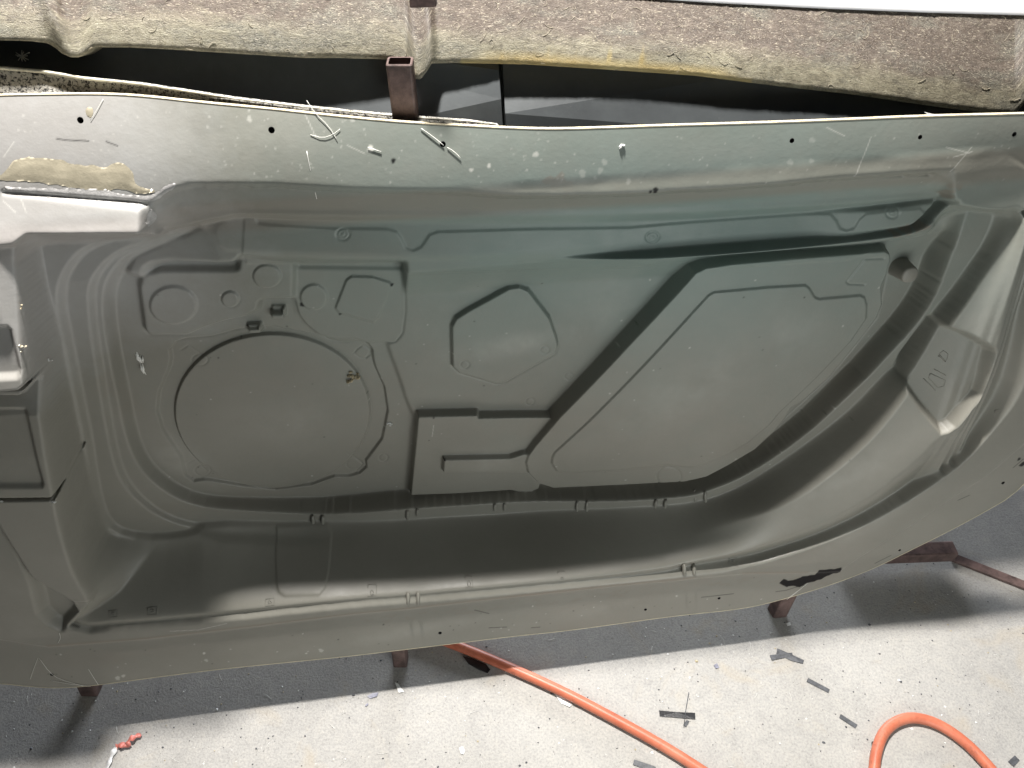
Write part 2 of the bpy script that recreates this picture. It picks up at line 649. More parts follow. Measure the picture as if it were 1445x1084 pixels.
# 3. seal groove and crest round the sill and the latch side
left_close = [(1440, 300), (1408, 303), (1345, 290)] + [(x, y + 8) for x, y in A1] + [(210, 345), (60, 345), (48, 400), (62, 500), (90, 640), (104, 745), (122, 806), (134, 842), (124, 856)]
LIPP = UN(LIP + left_close, 0.0)
mid = [(90, 888.5, -.010), (242, 877, -.010), (500, 849.5, -.008), (584, 843.5, -.006), (722, 831, -.006), (861, 817, -.006), (945, 805.5, -.008),
       (966, 798, -.011), (1049, 786, -.016), (1111, 772, -.020), (1166, 753, -.022), (1215, 730, -.024), (1256, 706, -.026), (1308, 666, -.026), (1346, 637, -.024),
       (1377, 593, -.022), (1405, 548, -.020), (1424, 498, -.016), (1438, 446, -.012), (1455, 386, -.01), (1466, 325, -.008), (1468, 285, -.008)]
MIDP = UN(mid + left_close, 0.0)
so, _ = sd(chaikin(LIPP, 1), None, 2)
si, _ = sd(chaikin(MIDP, 1), None, 2)
# depth of the groove varies along the rim
cu = UN([(p[0], p[1]) for p in mid], 0.0)[:, 0]
order = np.argsort(cu)
gd = np.interp(U, cu[order], np.array([p[2] for p in mid])[order]).astype(np.float32)
t = np.where(so < 0, np.where(si > 0, -so / np.maximum(-so + si, 1e-6), 1.0), 0.0)
H += ((gd - H) * ease(t, 0.3)).astype(np.float32)
ccu = UN(CREST)[:, 0]
oc = np.argsort(ccu)
crest_h = np.interp(U, ccu[oc], np.array([p[2] for p in CREST])[oc]).astype(np.float32)
inset(MIDP, UN(CREST + left_close, -.004), crest_h, 0.3, smooth=1)

# 4. belt: two sloping steps down from the flange, then the rail face
belt_top = chaikin(UN(TOPR[::-1][:1] + A1, 0.0), 1, False)
big_low = [(150, 1200), (1700, 1200)]


def belt_poly(line, h):
    return UN([(1900, line[0][1]), *line, (-300, line[-1][1])] + [(-300, 1300), (1900, 1300)], h)


RIGHT_END = UN([(1335, 262)])[0, 0]
beltzone = (V > UN([(700, 372)], -.032)[0, 1] - 0.0).astype(np.float32) * (U > UN([(212, 300)])[0, 0]) * (U < UN([(1336, 280)], -.02)[0, 0])
belt_outer = UN([(1345, 236)] + A1 + [(212, 430), (1345, 430)], 0.0)
inner1 = UN([(1500, 255), (1326, 269), (1153, 283), (978, 292), (850, 297), (722, 298), (600, 298), (498, 297), (394, 297), (332, 298), (225, 322), (100, 350), (100, 900), (1500, 900)], -.022)
inset(belt_outer, inner1, -.022, 0.2, beltzone)
ledge = UN([(1500, 262), (1326, 275), (1153, 289), (978, 299), (850, 303), (722, 304), (600, 304), (498, 303), (394, 302), (332, 302), (225, 327), (100, 352), (100, 900), (1500, 900)], -.023)
inner2 = UN([(1500, 268), (1326, 281), (1153, 297), (978, 309), (850, 314), (722, 315), (600, 315), (498, 313), (394, 309), (332, 307), (225, 333), (100, 356), (100, 900), (1500, 900)], -.032)
inset(ledge, inner2, -.032, 0.2, beltzone)

# 5. recess: drafted wall from the rim down to the seal ledge
WALL = UN(HINGE_TOP + CREST + [(1408, 297, -.002), (1368, 293, -.002), (1347, 288, -.004)] + [(p[0], p[1], -.032) for p in RAIL_LOW] +
          [(330, 304, -.032), (300, 308, -.030), (249, 320, -.022), (220, 334, -.006)], -.004)
RTOP = [(1394, 299), (1368, 297), (1347, 294), (1326, 301), (1308, 329), (1289, 332), (1201, 343), (1083, 351), (978, 358), (888, 364), (790, 366), (611, 366), (480, 364), (380, 361), (318, 359), (300, 350)]


def ledge_h(x):
    return -.034 + .003 * min(1, max(0, (x - 1000) / 260))


lu = UN([(1000, 690), (1260, 520)], -.03)[:, 0]
LEDGE_H = (-.034 + .003 * np.clip((U - lu[0]) / (lu[1] - lu[0]), 0, 1)).astype(np.float32)
FLOOR1 = UN([(215, 345), (120, 344), (58, 343), (50, 348), (54, 375), (62, 402), (78, 471), (96, 555), (117, 645), (134, 715), (146, 745), (160, 756), (200, 762), (250, 760)] + [(x, y, ledge_h(x)) for x, y in SEAL_OUT] + [(x, y, ledge_h(x) if y < 300 else -.034) for x, y in RTOP[:-1]] +
            [(292, 335), (300, 318), (335, 308), (300, 314), (249, 329)], -.034)
H_RIM = H.copy()
inset(WALL, FLOOR1, LEDGE_H, 0.25, smooth=1)
H_PLAIN = H.copy()
# towards the latch the wall rises steeply first and then runs out flat to the crest
H[...] = H_RIM
WMID = [(900, 797), (960, 784), (1020, 764), (1080, 733), (1150, 688), (1210, 640), (1250, 597), (1285, 548), (1310, 510), (1335, 465), (1365, 424), (1395, 374), (1420, 332), (1436, 300)]
WMIDP = UN(HINGE_TOP + [(94, 881, -.004), (208, 872, -.004), (346, 860, -.004), (500, 844, -.004), (573, 838, -.004), (688, 826, -.004), (826, 810, -.006)] + [(x, y, -.012) for x, y in WMID] +
           [(1408, 299, -.006), (1368, 295, -.006), (1347, 290, -.006)] + [(p[0], p[1] + 1, -.032) for p in RAIL_LOW] + [(330, 305, -.032), (300, 309, -.030), (249, 321, -.022), (220, 335, -.006)], -.004)
inset(WALL, WMIDP, -.012, 0.15, smooth=2)
inset(WMIDP, FLOOR1, LEDGE_H, 0.25, smooth=2)
mr_ = sstep(U, *UN([(900, 760), (1090, 740)], -.03)[:, 0]).astype(np.float32)
H[...] = H_PLAIN * (1 - mr_) + H * mr_
# stepped rebates round the hinge side, dying out along the sill
lefty = (1 - sstep(U, *UN([(250, 700), (560, 700)], -.05)[:, 0])).astype(np.float32)


def rebate(P, dh, width):
    s, sl = sd(chaikin(P, 1), None, 2)
    H[...] += (dh * np.clip(-s / width, 0, 1) * lefty).astype(np.float32)


S1 = UN([(300, 326), (270, 314), (240, 321), (200, 329), (165, 335), (143, 341), (120, 351), (106, 361), (92, 380), (83, 400), (81, 422), (84, 450), (96, 505), (108, 565), (120, 620), (129, 681),
         (140, 727), (158, 752), (202, 762), (250, 760)] + SEAL_OUT + RTOP, -.034)
rebate(S1, -.012, .004)
S2 = UN([(320, 335), (290, 318), (262, 324), (230, 334), (200, 342), (171, 353), (150, 368), (138, 382), (127, 400), (125, 425), (129, 470), (137, 520), (144, 565), (155, 625), (164, 662), (177, 688),
         (195, 708), (221, 728), (255, 742)] + SEAL_OUT + RTOP, -.046)
rebate(S2, -.010, .0035)
S3 = UN([(x, y, -.056) for x, y in [(325, 340), (305, 322), (275, 327), (249, 333), (207, 345), (175, 360), (159, 380), (149, 400), (146, 425), (149, 460), (157, 510), (169, 565), (177, 610), (190, 645), (208, 672), (242, 698), (270, 710)]] +
        [(x, y, ledge_h(x) if x > 1000 else -.056 + .022 * min(1, max(0, (x - 298) / 260))) for x, y in SEAL_IN] + [(x, y, -.034) for x, y in RTOP[1:]])
S3I = UN([(325, 352), (300, 338), (255, 346), (225, 353), (195, 364), (176, 378), (165, 396), (160, 420), (163, 460), (172, 510), (184, 565), (193, 610), (204, 640), (219, 662), (251, 688), (277, 699), (300, 706), (380, 711),
          (480, 710), (573, 703), (674, 696), (826, 693), (912, 687), (945, 690), (980, 682), (1014, 666), (1063, 637), (1104, 604), (1139, 567), (1187, 518), (1215, 497), (1242, 462), (1275, 421), (1302, 379),
          (1330, 331), (1345, 297), (1326, 303), (1309, 331), (1289, 335), (1201, 346), (1083, 354), (978, 361), (888, 367), (790, 369), (611, 369), (480, 372), (380, 372)], -.080)
sS3, _ = inset(S3, S3I, -.080, 0.2, smooth=2)

# 6. belt rail's drafted lower side over the hinge-side panel, and the level corner left of it
boss(UN([(306, 318), (305, 333), (309, 346), (318, 352), (380, 354), (480, 357), (571, 359), (571, 330), (450, 325), (330, 318)], -.032), -.032, .034, -.079, 1, 0.07)
cu_ = UN([(308, 335), (196, 385)], -.05)[:, 0]
CORN = (-.0335 - .030 * np.clip((cu_[0] - U) / (cu_[0] - cu_[1]), 0, 1.1)).astype(np.float32)
boss(UN([(338, 303, -.033), (330, 318, -.033), (330, 345, -.034), (340, 354, -.036), (338, 361, -.038), (330, 366, -.042), (240, 366, -.055), (214, 369, -.060), (201, 377, -.062), (195, 390, -.063), (183, 386, -.063), (190, 366, -.060),
         (222, 349, -.055), (258, 334, -.046), (300, 314, -.036)]), CORN, .012, -.080, 1, 0.05)

ru = UN([(1120, 320), (1280, 300)], -.03)[:, 0]
RAILH = (-.032 + .013 * sstep(U, ru[0], ru[1])).astype(np.float32)
boss(UN([(1100, 303, -.032), (1218, 296, -.026), (1321, 284, -.019), (1316, 292, -.019), (1290, 316, -.019), (1284, 319, -.019), (1200, 331, -.026), (1100, 341, -.032)]), RAILH, .0035, -.045, 1, 0.02)

# 7. main panel, a little higher than the speaker panel
vv = UN([(800, 360), (800, 412)], -.05)[:, 1]
MAINH = (-.075 + .039 * np.clip((V - vv[1]) / (vv[0] - vv[1]), 0, 1) ** 1.3 * (1 - .42 * sstep(U, *UN([(880, 400), (990, 400)], -.05)[:, 0]))).astype(np.float32)
MAINP = UN([(572.5, 359, -.038), (572.5, 380, -.056), (572, 405, -.073), (572, 440), (570, 466), (566, 477), (556, 483), (548, 486), (552, 500), (558, 515), (567, 540), (573, 560), (580, 578), (586, 588), (583, 610), (576, 690), (574, 703),
            (700, 697), (830, 692), (950, 692), (1010, 672), (1060, 644), (1140, 570), (1216, 503), (1276, 427), (1304, 382), (1334, 331), (1342, 300),
            (1326, 303), (1309, 327), (1289, 327, -.056), (1200, 338, -.052), (1083, 346, -.046), (978, 353, -.040), (888, 358, -.036), (790, 362, -.036), (620, 361, -.036)], -.075)
boss(MAINP, MAINH, .003, -.080, 1, 0.02)

# 8. speaker side plates
PLATE_A = [(197, 406), (200, 395), (207, 388), (226, 383), (334, 383), (338, 379), (339, 370), (343, 366), (408, 366), (413, 370), (414, 378), (413, 421), (371, 422), (365, 426), (363, 438), (349, 446),
           (316, 453), (286, 463), (263, 473), (212, 473), (205, 467)]
boss(UN(PLATE_A, -.069), -.069, .003, -.080)
PLATE_C = [(415, 379), (571, 381), (572, 440), (568, 470), (558, 483), (482, 483), (465, 479), (449, 472), (432, 458), (421, 444), (416, 424)]
boss(UN(PLATE_C, -.0762), -.0762, .002, -.080)
H[...] = blur(H, 1.45)
for P, dh, wd in (
        ([(245 + 33 * math.cos(a), 430 + 26.5 * math.sin(a)) for a in np.linspace(0, 2 * math.pi, 24)[:-1]], .0035, .004),
        ([(377 + 20 * math.cos(a), 389.5 + 16.5 * math.sin(a)) for a in np.linspace(0, 2 * math.pi, 18)[:-1]], .0025, .003),
        ([(325 + 12.5 * math.cos(a), 422 + 11 * math.sin(a)) for a in np.linspace(0, 2 * math.pi, 14)[:-1]], .0025, .003)):
    step_in(UNS(P), dh, wd, 1, .02)
ring_groove(325, 422, 13.5, -.083, .0012, .0012, 12)
ring_groove(377, 389.5, 21, -.083, .0011, .0010, 17)
step_in(UN([(443 + 19 * math.cos(a), 419 + 18 * math.sin(a)) for a in np.linspace(0, 2 * math.pi, 18)[:-1]], -.076), .0028, .0022, 1, .02)
step_in(UN([(489, 394), (496, 389), (526, 390), (551, 398), (555, 403), (534, 449), (528, 455), (478, 441), (473, 435)], -.076), .0032, .0022, 1, .02)
boss(UN([(383, 438), (400, 438), (400, 450), (383, 450)], -.067), -.067, .002, -.080)
boss(UN([(349, 463), (366, 462), (367, 473), (350, 474)], -.067), -.067, .002, -.080)
# dark pockets over the two little hooks
for q in ([(383, 431), (400, 431), (400, 437), (383, 437)], [(348, 457), (366, 456), (366, 461), (348, 462)]):
    step_in(UN(q, -.080), -.010, .003, 1, .02)
RING = [(240, 493), (242, 505), (240, 518), (225, 552), (222, 579), (230, 606), (256, 645), (259, 658), (262, 671), (273, 679), (288, 677), (300, 678), (339, 685), (389, 690), (439, 684), (472, 672), (492, 672),
        (507, 668), (517, 659), (516, 650), (539, 619), (547, 579), (542, 546), (529, 517), (526, 505), (525, 493), (517, 483), (500, 477), (470, 477), (440, 470), (384, 460), (340, 463), (300, 474), (263, 477), (248, 482)]
step_in(UN(RING, -.081), -.0055, .0030, 1, .03)
EL = [(384 + 139 * math.cos(a), 581 + 109 * math.sin(a)) for a in np.linspace(0, 2 * math.pi, 64)[:-1]]
DISC = UN(EL, -.079)
step_in(DISC, .0055, .0026, 1, .03)
groove(np.vstack([DISC, DISC[:1]]) * 1.0, .0011, .0040)
for cx, cy, a0 in ((282, 508, 40), (512, 497, 140), (286, 664, -40), (500, 655, 220)):
    ring_groove(cx, cy, 11, -.094, .0010, .0012, 8)
# square notch lines of the four ears
for q in ([(255, 494), (266, 487), (286, 502)], [(498, 499), (512, 486), (523, 494), (516, 506)], [(491, 640), (512, 655), (500, 668)], [(262, 655), (276, 648), (292, 665)]):
    groove(UNS(q), .0009, .0011)

# 9. pull pocket and its grip bar
boss(UN([(590.5, 589), (673, 587), (675, 591), (780, 590), (775, 640), (760, 690), (745, 695), (720, 692), (640, 697), (580, 699)], -.058), -.058, .0035, -.076)
boss(UN([(627, 650), (720, 648), (738, 642), (760, 640), (760, 668), (626, 667)], -.047), -.047, .003, -.059)

# 10. big trim panel with its raised contour
TRIM = [(743, 654), (746, 644), (756, 630), (791, 589), (888, 488), (970, 400), (982, 386), (997, 379), (1030, 373), (1118, 365), (1249, 355), (1256, 359), (1257, 366), (1251, 388), (1244, 405), (1245, 430), (1238, 448),
        (1215, 478), (1170, 533), (1133, 566), (1117, 575), (1110, 588), (1094, 608), (1066, 634), (1031, 655), (997, 673), (966, 680), (923, 682), (888, 684), (826, 687), (781, 689), (760, 682), (746, 668)]
boss(UN(TRIM, -.043), -.043, .007, -.076)
CONT = [(778, 653), (779, 645), (783, 638), (826, 599), (978, 440), (1000, 416), (1008, 412), (1083, 405), (1137, 402), (1143, 407), (1150, 419), (1157, 422), (1214, 417), (1220, 420), (1223, 431), (1222, 450), (1200, 482),
        (1150, 535), (1100, 582), (1085, 600), (1055, 625), (1020, 645), (980, 660), (940, 656), (878, 663), (809, 667), (786, 665)]
step_in(UN(CONT, -.0415), .0030, .0028, 1, .03)
ring_groove(944, 673, 17, -.058, .0016, .0016, 14)
groove(UN([(1245, 363), (1218, 364), (1193, 396), (1197, 399), (1218, 400)], -.047), .0014, .0018)
# cover plate with six rounded corners
HEX = [(637, 462), (643, 450), (660, 439), (704, 415), (718, 407), (733, 405), (746, 410), (776, 449), (786, 478), (788, 488), (784, 500), (714, 540), (702, 543), (648, 527), (638, 518)]
step_in(UN(HEX, -.066), .0095, .0035, 1, .03)
for c in ((656, 515, 6), (769, 494, 6), (803, 531, 6), (748, 567, 6), (541, 646, 6)):
    ring_groove(c[0], c[1], c[2], -.084, .0012, .0013)

for poly in (HEX, RING, CONT[:12], [(489, 394), (496, 389), (526, 390), (551, 398), (555, 403), (534, 449), (528, 455), (478, 441), (473, 435)], PLATE_C[1:], PLATE_A[12:], [(746, 668), (760, 682), (781, 689), (826, 687), (888, 684), (966, 680), (997, 673), (1066, 634), (1110, 588), (1170, 533), (1238, 448), (1251, 388)]):
    pts_ = poly + poly[:1] if poly in (HEX, RING) else poly
    groove(UNS(pts_), .0012, .0013)

# 11. fine step on the belt rail, its bolt bosses
RL = [(360, 308), (364, 315), (380, 317), (470, 322), (546, 323), (560, 327), (566, 335), (573, 350), (582, 354), (594, 349), (601, 339), (606, 331), (618, 327), (757, 323), (888, 321), (978, 313), (1153, 301), (1170, 301), (1178, 310),
      (1182, 320), (1191, 323), (1201, 319), (1209, 306), (1218, 298), (1256, 292), (1290, 289)]
step_in(UN(RL + [(1330, 330), (1200, 372), (900, 390), (340, 390), (345, 308)], -.032), .0015, .0030, 1, .02)
for c in ((484, 331), (921, 335), (1260, 300)):
    ring_groove(c[0], c[1], 9, -.047, .0013, .0014)
    ring_groove(c[0], c[1], 4, -.047, .0012, .0010)
RE = UN([(1287, 313), (1304, 309), (1321, 284)], -.05)

# 12. drain plate on the sill wall
DRAIN = UNS([(390, 742), (463, 739), (463, 800), (462, 825), (459, 833), (450, 839), (402, 840), (394, 835), (390, 825), (389, 790)])
step_in(DRAIN, .0035, .004, 1, .02)

# 13. latch pocket sunk into the wall
LATCH = UNS([(1317, 459), (1322, 457), (1334, 457), (1365, 470), (1397, 487), (1405, 492), (1407, 499), (1403, 512), (1387, 558), (1350, 604), (1340, 611), (1328, 613), (1300, 580), (1275, 547), (1286, 512), (1300, 488)])
step_in(LATCH, -.020, .011, 1, .03, shift=0.15)

# 14. slits and pockets between the hinge blocks
groove(np.vstack([UN([(-600, 549), (-40, 548)], .014), UNS([(0, 548), (33, 547), (40, 541), (54, 524)])]), .0022, .026)
groove(np.vstack([UN([(-600, 707), (-40, 706)], .008), UNS([(0, 706), (75, 704), (81, 694)])]), .0018, .022)
groove(UNS([(80, 696), (90, 678), (100, 657)]), .0010, .012)
s, sl = sd(np.vstack([UNS([(-30, 460), (10, 459), (17, 466), (32, 522), (30, 531), (24, 536), (-30, 539)])]), .02, 1)
H[sl] -= (0.008 * sstep(-s, -.001, .006)).astype(np.float32)
s, sl = sd(UNS([(-30, 579), (34, 578), (39, 583), (63, 684), (60, 690), (-30, 690)]), .02, 1)
H[sl] -= (0.006 * sstep(-s, -.001, .006)).astype(np.float32)
# block below the first slit starts lower and ramps out again
s, sl = sd(UN([(-250, 550), (34, 549), (58, 523), (66, 580), (60, 586), (-250, 582)], .006), .01, 1)
vr = UN([(0, 549), (0, 582)], .006)[:, 1]
H[sl] -= (0.013 * np.clip((V[sl] - vr[1]) / (vr[0] - vr[1]), 0, 1.2) * sstep(-s, 0, .002)).astype(np.float32)
# hollow between the lowest block and the flange
VAL = UN([(8, 745), (35, 791), (46, 809), (81, 832), (104, 847), (118, 857, -.01), (95, 881, -.01), (88, 891), (66, 880), (52, 866), (47, 846), (40, 818), (28, 791)], 0)
s, sl = sd(VAL, .01, 1)
H[sl] -= (0.018 * sstep(-s, -.002, .014)).astype(np.float32)
groove(UN([(5, 272), (100, 279), (190, 286), (205, 289)], 0), .0022, .0035)

# 15. hand-faired, slightly wavy top corner by the block
s, sl = sd(UN([(225, 262), (263, 262), (340, 270), (335, 296), (300, 306), (249, 318), (215, 332), (208, 300)], -.01), .03, 1)
lump = .0013 * N_MID[sl] + .0003 * N_SMALL[sl]
H[sl] += (lump * sstep(-s, 0, .02)).astype(np.float32)
# waviness of the hand-laid belt slope
zone = sstep(V, *UN([(700, 312), (700, 296)], -.02)[:, 1]) * (1 - sstep(V, *UN([(700, 272), (700, 255)], 0)[:, 1]))
H += (zone * (.0011 * N_BIG + .00025 * N_MID)).astype(np.float32)

d_, sl_ = line_dist(UN(LIP[:9], 0), .014)
w_ = 1 - sstep(d_, .006, .013)
H[sl_] = H[sl_] * (1 - w_) + blur(H[sl_], 1.5) * w_
H[...] = blur(H, 0.6)
W = base(U, V).astype(np.float32) + H

# ------------------------------------------------------------------ paint: green tint over the upper middle, dust, chips
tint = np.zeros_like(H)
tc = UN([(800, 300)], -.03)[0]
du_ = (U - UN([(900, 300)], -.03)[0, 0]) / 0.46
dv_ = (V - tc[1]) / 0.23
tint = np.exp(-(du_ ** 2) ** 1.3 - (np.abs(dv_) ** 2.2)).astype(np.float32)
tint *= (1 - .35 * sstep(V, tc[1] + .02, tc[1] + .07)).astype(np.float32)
pc_ = UN([(40, 330), (330, 330), (40, 130), (40, 640)])
pale = (1 - sstep(U, pc_[0, 0] + .06, pc_[1, 0] + .12)) * sstep(V, pc_[3, 1], pc_[3, 1] + .22) * .36  # pale primer and brighter light on the upper-left hinge blocks, put into colour
pale = pale + .03 * (1 - sstep(U, pc_[1, 0] - .25, pc_[1, 0] - .02)) * sstep(V, pc_[3, 1], pc_[3, 1] + .22)
pale = pale.astype(np.float32)
brown = (zone * 0.55).astype(np.float32)
dust = np.zeros_like(H)
chip = np.zeros_like(H)


def dab(A, px, py, r, h=0.0, val=1.0, ry=None, rough=0.35):
    c = UNS([(px, py)])[0]
    n = 14
    ph = rng.uniform(0, 6.28, 3)
    P = []
    for k in range(n):
        a = 2 * math.pi * k / n
        q = 1 + rough * (0.5 * math.sin(2 * a + ph[0]) + 0.35 * math.sin(3 * a + ph[1]) + 0.3 * math.sin(5 * a + ph[2]))
        P.append((c[0] + r * q * math.cos(a), c[1] + (ry or r) * q * math.sin(a)))
    s, sl = sd(np.array(P), .006, 1)
    A[sl] = np.maximum(A[sl], val * sstep(-s, -.0012, .0012))


def scratch(A, pts, h=0.0, w=0.0006, val=0.45):
    d, sl = line_dist(UNS(pts), w * 4)
    A[sl] = np.maximum(A[sl], val * np.exp(-(d / w) ** 2))


# specks sprayed over the flange and bits stuck on the panels
for _ in range(120):
    px, py = rng.uniform(10, 760), rng.uniform(150, 258)
    dab(dust, px, py, rng.uniform(.0004, .0009), 0, rng.uniform(.25, .6))
for _ in range(60):
    px, py = rng.uniform(700, 1430), rng.uniform(188, 262)
    dab(dust, px, py, rng.uniform(.0004, .0009), 0, rng.uniform(.25, .6))
for _ in range(90):
    px, py = rng.uniform(200, 1250), rng.uniform(385, 690)
    dab(dust if rng.random() < .55 else chip, px, py, rng.uniform(.0006, .0012), -.085, rng.uniform(.3, .8))
for _ in range(60):
    px = rng.uniform(60, 1080)
    py = np.interp(px, [60, 565, 1080], [945, 893, 833]) + rng.uniform(-22, 18)
    dab(dust if rng.random() < .5 else chip, px, py, rng.uniform(.0006, .0014), 0, rng.uniform(.3, .8))
for px, py, r, v in ((853, 229, .0032, .25), (847, 241, .0034, .22), (822, 245, .0042, .25), (840, 251, .002, .2), (887, 256, .003, .22), (756, 218, .003, .5), (690, 234, .002, .8),
                     (665, 240, .002, .7), (498, 168, .0028, .4), (352, 168, .0028, .4), (1146, 198, .0035, .2), (1115, 229, .0035, .22), (1145, 227, .0028, .22), (523, 210, .003, .9),
                     (453, 918, .004, .4), (166, 957, .004, .5), (174, 954, .003, .5), (291, 932, .003, .4), (288, 922, .002, .8)):
    dab(dust, px, py, r, 0, v)
for q in ([(1229, 194), (1208, 247)], [(1371, 208), (1341, 242)], [(1335, 208), (1368, 216)], [(1345, 222), (1372, 214)], [(1167, 180), (1192, 192)], [(1140, 823), (1111, 845)], [(4, 283), (22, 300)], [(30, 282), (37, 300)],
          [(320, 880), (280, 889), (240, 891)], [(430, 160), (447, 196)], [(490, 205), (515, 217)], [(20, 200), (5, 222)], [(610, 616), (612, 600)]):
    scratch(dust, q, 0 if q[0][1] < 300 or q[0][1] > 800 else -.085)
for q in ([(80, 196), (95, 198), (125, 199)], [(150, 200), (166, 206)], [(1095, 835), (1110, 833), (1122, 829), (1135, 826)], [(1235, 795), (1257, 784)], [(690, 886), (715, 885)], [(750, 886), (762, 885)],
          [(670, 861), (690, 866)], [(990, 843), (1035, 838)], [(100, 882), (112, 885)], [(1352, 706), (1368, 699)], [(1430, 660), (1444, 648)]):
    scratch(chip, q, 0, .0008, .75)
# broken brown line along the crease under the sill
for a, b in zip(CREASE[3:12], CREASE[4:13]):
    if rng.random() < .85:
        scratch(brown, [a, b], 0, .0035, .75)

def smear(A, px, py, rx, ry, ang, val):
    c = UNS([(px, py)])[0]
    ca, sa = math.cos(ang), math.sin(ang)
    a_ = (U - c[0]) * ca + (V - c[1]) * sa
    b_ = -(U - c[0]) * sa + (V - c[1]) * ca
    m_ = np.exp(-(a_ / rx) ** 2 - (b_ / ry) ** 2) * np.clip(.55 + .35 * N_BIG + .22 * N_MID + .12 * N_SMALL, 0, 1.3)
    A[...] = np.maximum(A, (val * m_).astype(np.float32))


for q in ((720, 488, .10, .018, .15, .20), (650, 420, .07, .03, .5, .10), (860, 430, .08, .05, .8, .10), (960, 560, .12, .05, .7, .12), (420, 600, .06, .05, .3, .08), (250, 640, .03, .06, .2, .16), (1120, 470, .05, .05, .2, .10),
          (330, 190, .12, .03, 0, .16), (620, 225, .10, .02, .1, .12), (1000, 215, .14, .02, 0, .10), (560, 895, .2, .015, .1, .10), (850, 858, .15, .02, .1, .10), (1230, 720, .10, .02, .7, .12), (1200, 670, .10, .03, .6, .14), (700, 650, .05, .03, 0, .10)):
    smear(dust, *q)
for q in ((560, 520, .05, .02, .9, .22), (480, 360, .10, .012, 0, .25), (1020, 640, .10, .015, .2, .22), (330, 700, .10, .012, -.2, .30), (640, 700, .2, .008, 0, .25), (180, 560, .012, .14, .12, .22), (780, 600, .04, .05, .8, .18),
          (1280, 640, .08, .02, .8, .18), (150, 930, .14, .02, 0, .22), (900, 840, .2, .010, .12, .25)):
    smear(brown, *q)
CH = UNS([(1099, 823), (1106, 816), (1112, 820), (1124, 817), (1132, 813), (1140, 813), (1150, 811), (1155, 805), (1165, 803), (1178, 803), (1187, 801), (1186, 807), (1172, 811), (1160, 817), (1148, 821), (1137, 824), (1128, 829), (1118, 827), (1110, 829), (1104, 826)])
s, sl = sd(CH, .01, 1)
chip[sl] = np.maximum(chip[sl], sstep(-s + .0011 * N_SMALL[sl], -.0004, .0008))
for px, py, r in ((925, 269, .0035), (918, 271, .002), (555, 227, .0025), (1443, 655, .005), (1438, 648, .003), (426, 430, .0030), (480, 443, .002), (553, 402, .002), (1135, 420, .001), (612, 590, .0015), (627, 649, .002)):
    dab(chip, px, py, r, -.085 if 290 < py < 640 and px < 1200 else 0, .95)
for px, py in ((791, 262), (801, 268), (783, 255)):
    dab(brown, px, py, .009, 0, .6, rough=.8)
for k in range(26):
    dab(brown, rng.uniform(830, 930), rng.uniform(262, 272), rng.uniform(.002, .006), 0, rng.uniform(.3, .6), rough=.9)
# rust bleeding round the end of the rail
for px, py, r in ((1296, 322, .006), (1308, 322, .006), (1280, 327, .008), (1262, 330, .006), (1335, 272, .006), (1350, 262, .007)):
    dab(brown, px, py, r, -.05 if py > 300 else 0, .6, rough=.7)
for k in range(60):
    px = rng.uniform(520, 1180)
    py = np.interp(px, [500, 722, 861, 1049], [872, 850, 834, 815]) + rng.uniform(0, 10)
    dab(brown, px, py, rng.uniform(.004, .012), 0, rng.uniform(.1, .35), ry=rng.uniform(.002, .004), rough=.9)
chip[(V < -1)] = 0

# ------------------------------------------------------------------ cut the sheet: trimmed outline and drilled holes
HOLES = [(113, 170, 3.0), (383, 184, 3.2), (625, 204, 3.0), (1118, 199, 2.6), (1299, 194, 2.4), (1432, 190, 2.6), (621, 894, 2.7), (911, 861, 2.4), (1015, 845, 2.4), (1270, 777, 2.2), (1416, 682, 2.6),
         (73, 953, 2.7)]
sO, _ = sd(OUT, None, 1)
fld = sO.copy()
hole_c = []
for px, py, r in HOLES:
    c = UN([(px, py)], .001)[0]
    r = r * 0.00105
    hole_c.append((c, r))
    fld = np.maximum(fld, r - np.hypot(U - c[0], V - c[1]))
gy, gx = np.gradient(fld, STEP)
gl = np.maximum(np.hypot(gx, gy), 1e-3)
near = np.abs(fld) < 0.75 * STEP
SU = np.where(near, U - fld * gx / gl ** 2, U)
SV = np.where(near, V - fld * gy / gl ** 2, V)
inside_v = (fld < 0) | near
fm = inside_v[:-1, :-1] & inside_v[1:, :-1] & inside_v[:-1, 1:] & inside_v[1:, 1:]
fc = 0.25 * (fld[:-1, :-1] + fld[1:, :-1] + fld[:-1, 1:] + fld[1:, 1:])
fm &= fc < 0.2 * STEP

# smooth normals of the whole sheet, so that parts meet without a seam
wy, wx = np.gradient(W, STEP)
NRM = np.stack([-wx, -wy, np.ones_like(W)], -1)
NRM /= np.linalg.norm(NRM, axis=-1, keepdims=True)

mould = empty('door_mould')
mould.matrix_world = Matrix(((UH[0], VH[0], NH[0], ORG[0]), (UH[1], VH[1], NH[1], ORG[1]), (UH[2], VH[2], NH[2], ORG[2]), (0, 0, 0, 1)))
tag(mould, 'large grey green fibreglass mould of a car door inner panel on short steel legs', 'door mould')

PART = np.zeros(fm.shape, np.int8)
PARTS = ['flange']


def assign(name, P, k=2):
    s, sl = sd(P, 0.01, k)
    c = (s < 0)
    r0, c0 = sl[0].start, sl[1].start
    sub = PART[sl[0].start:sl[0].stop, sl[1].start:sl[1].stop]
    c = c[:sub.shape[0], :sub.shape[1]]
    if name not in PARTS:
        PARTS.append(name)
    sub[c] = PARTS.index(name)


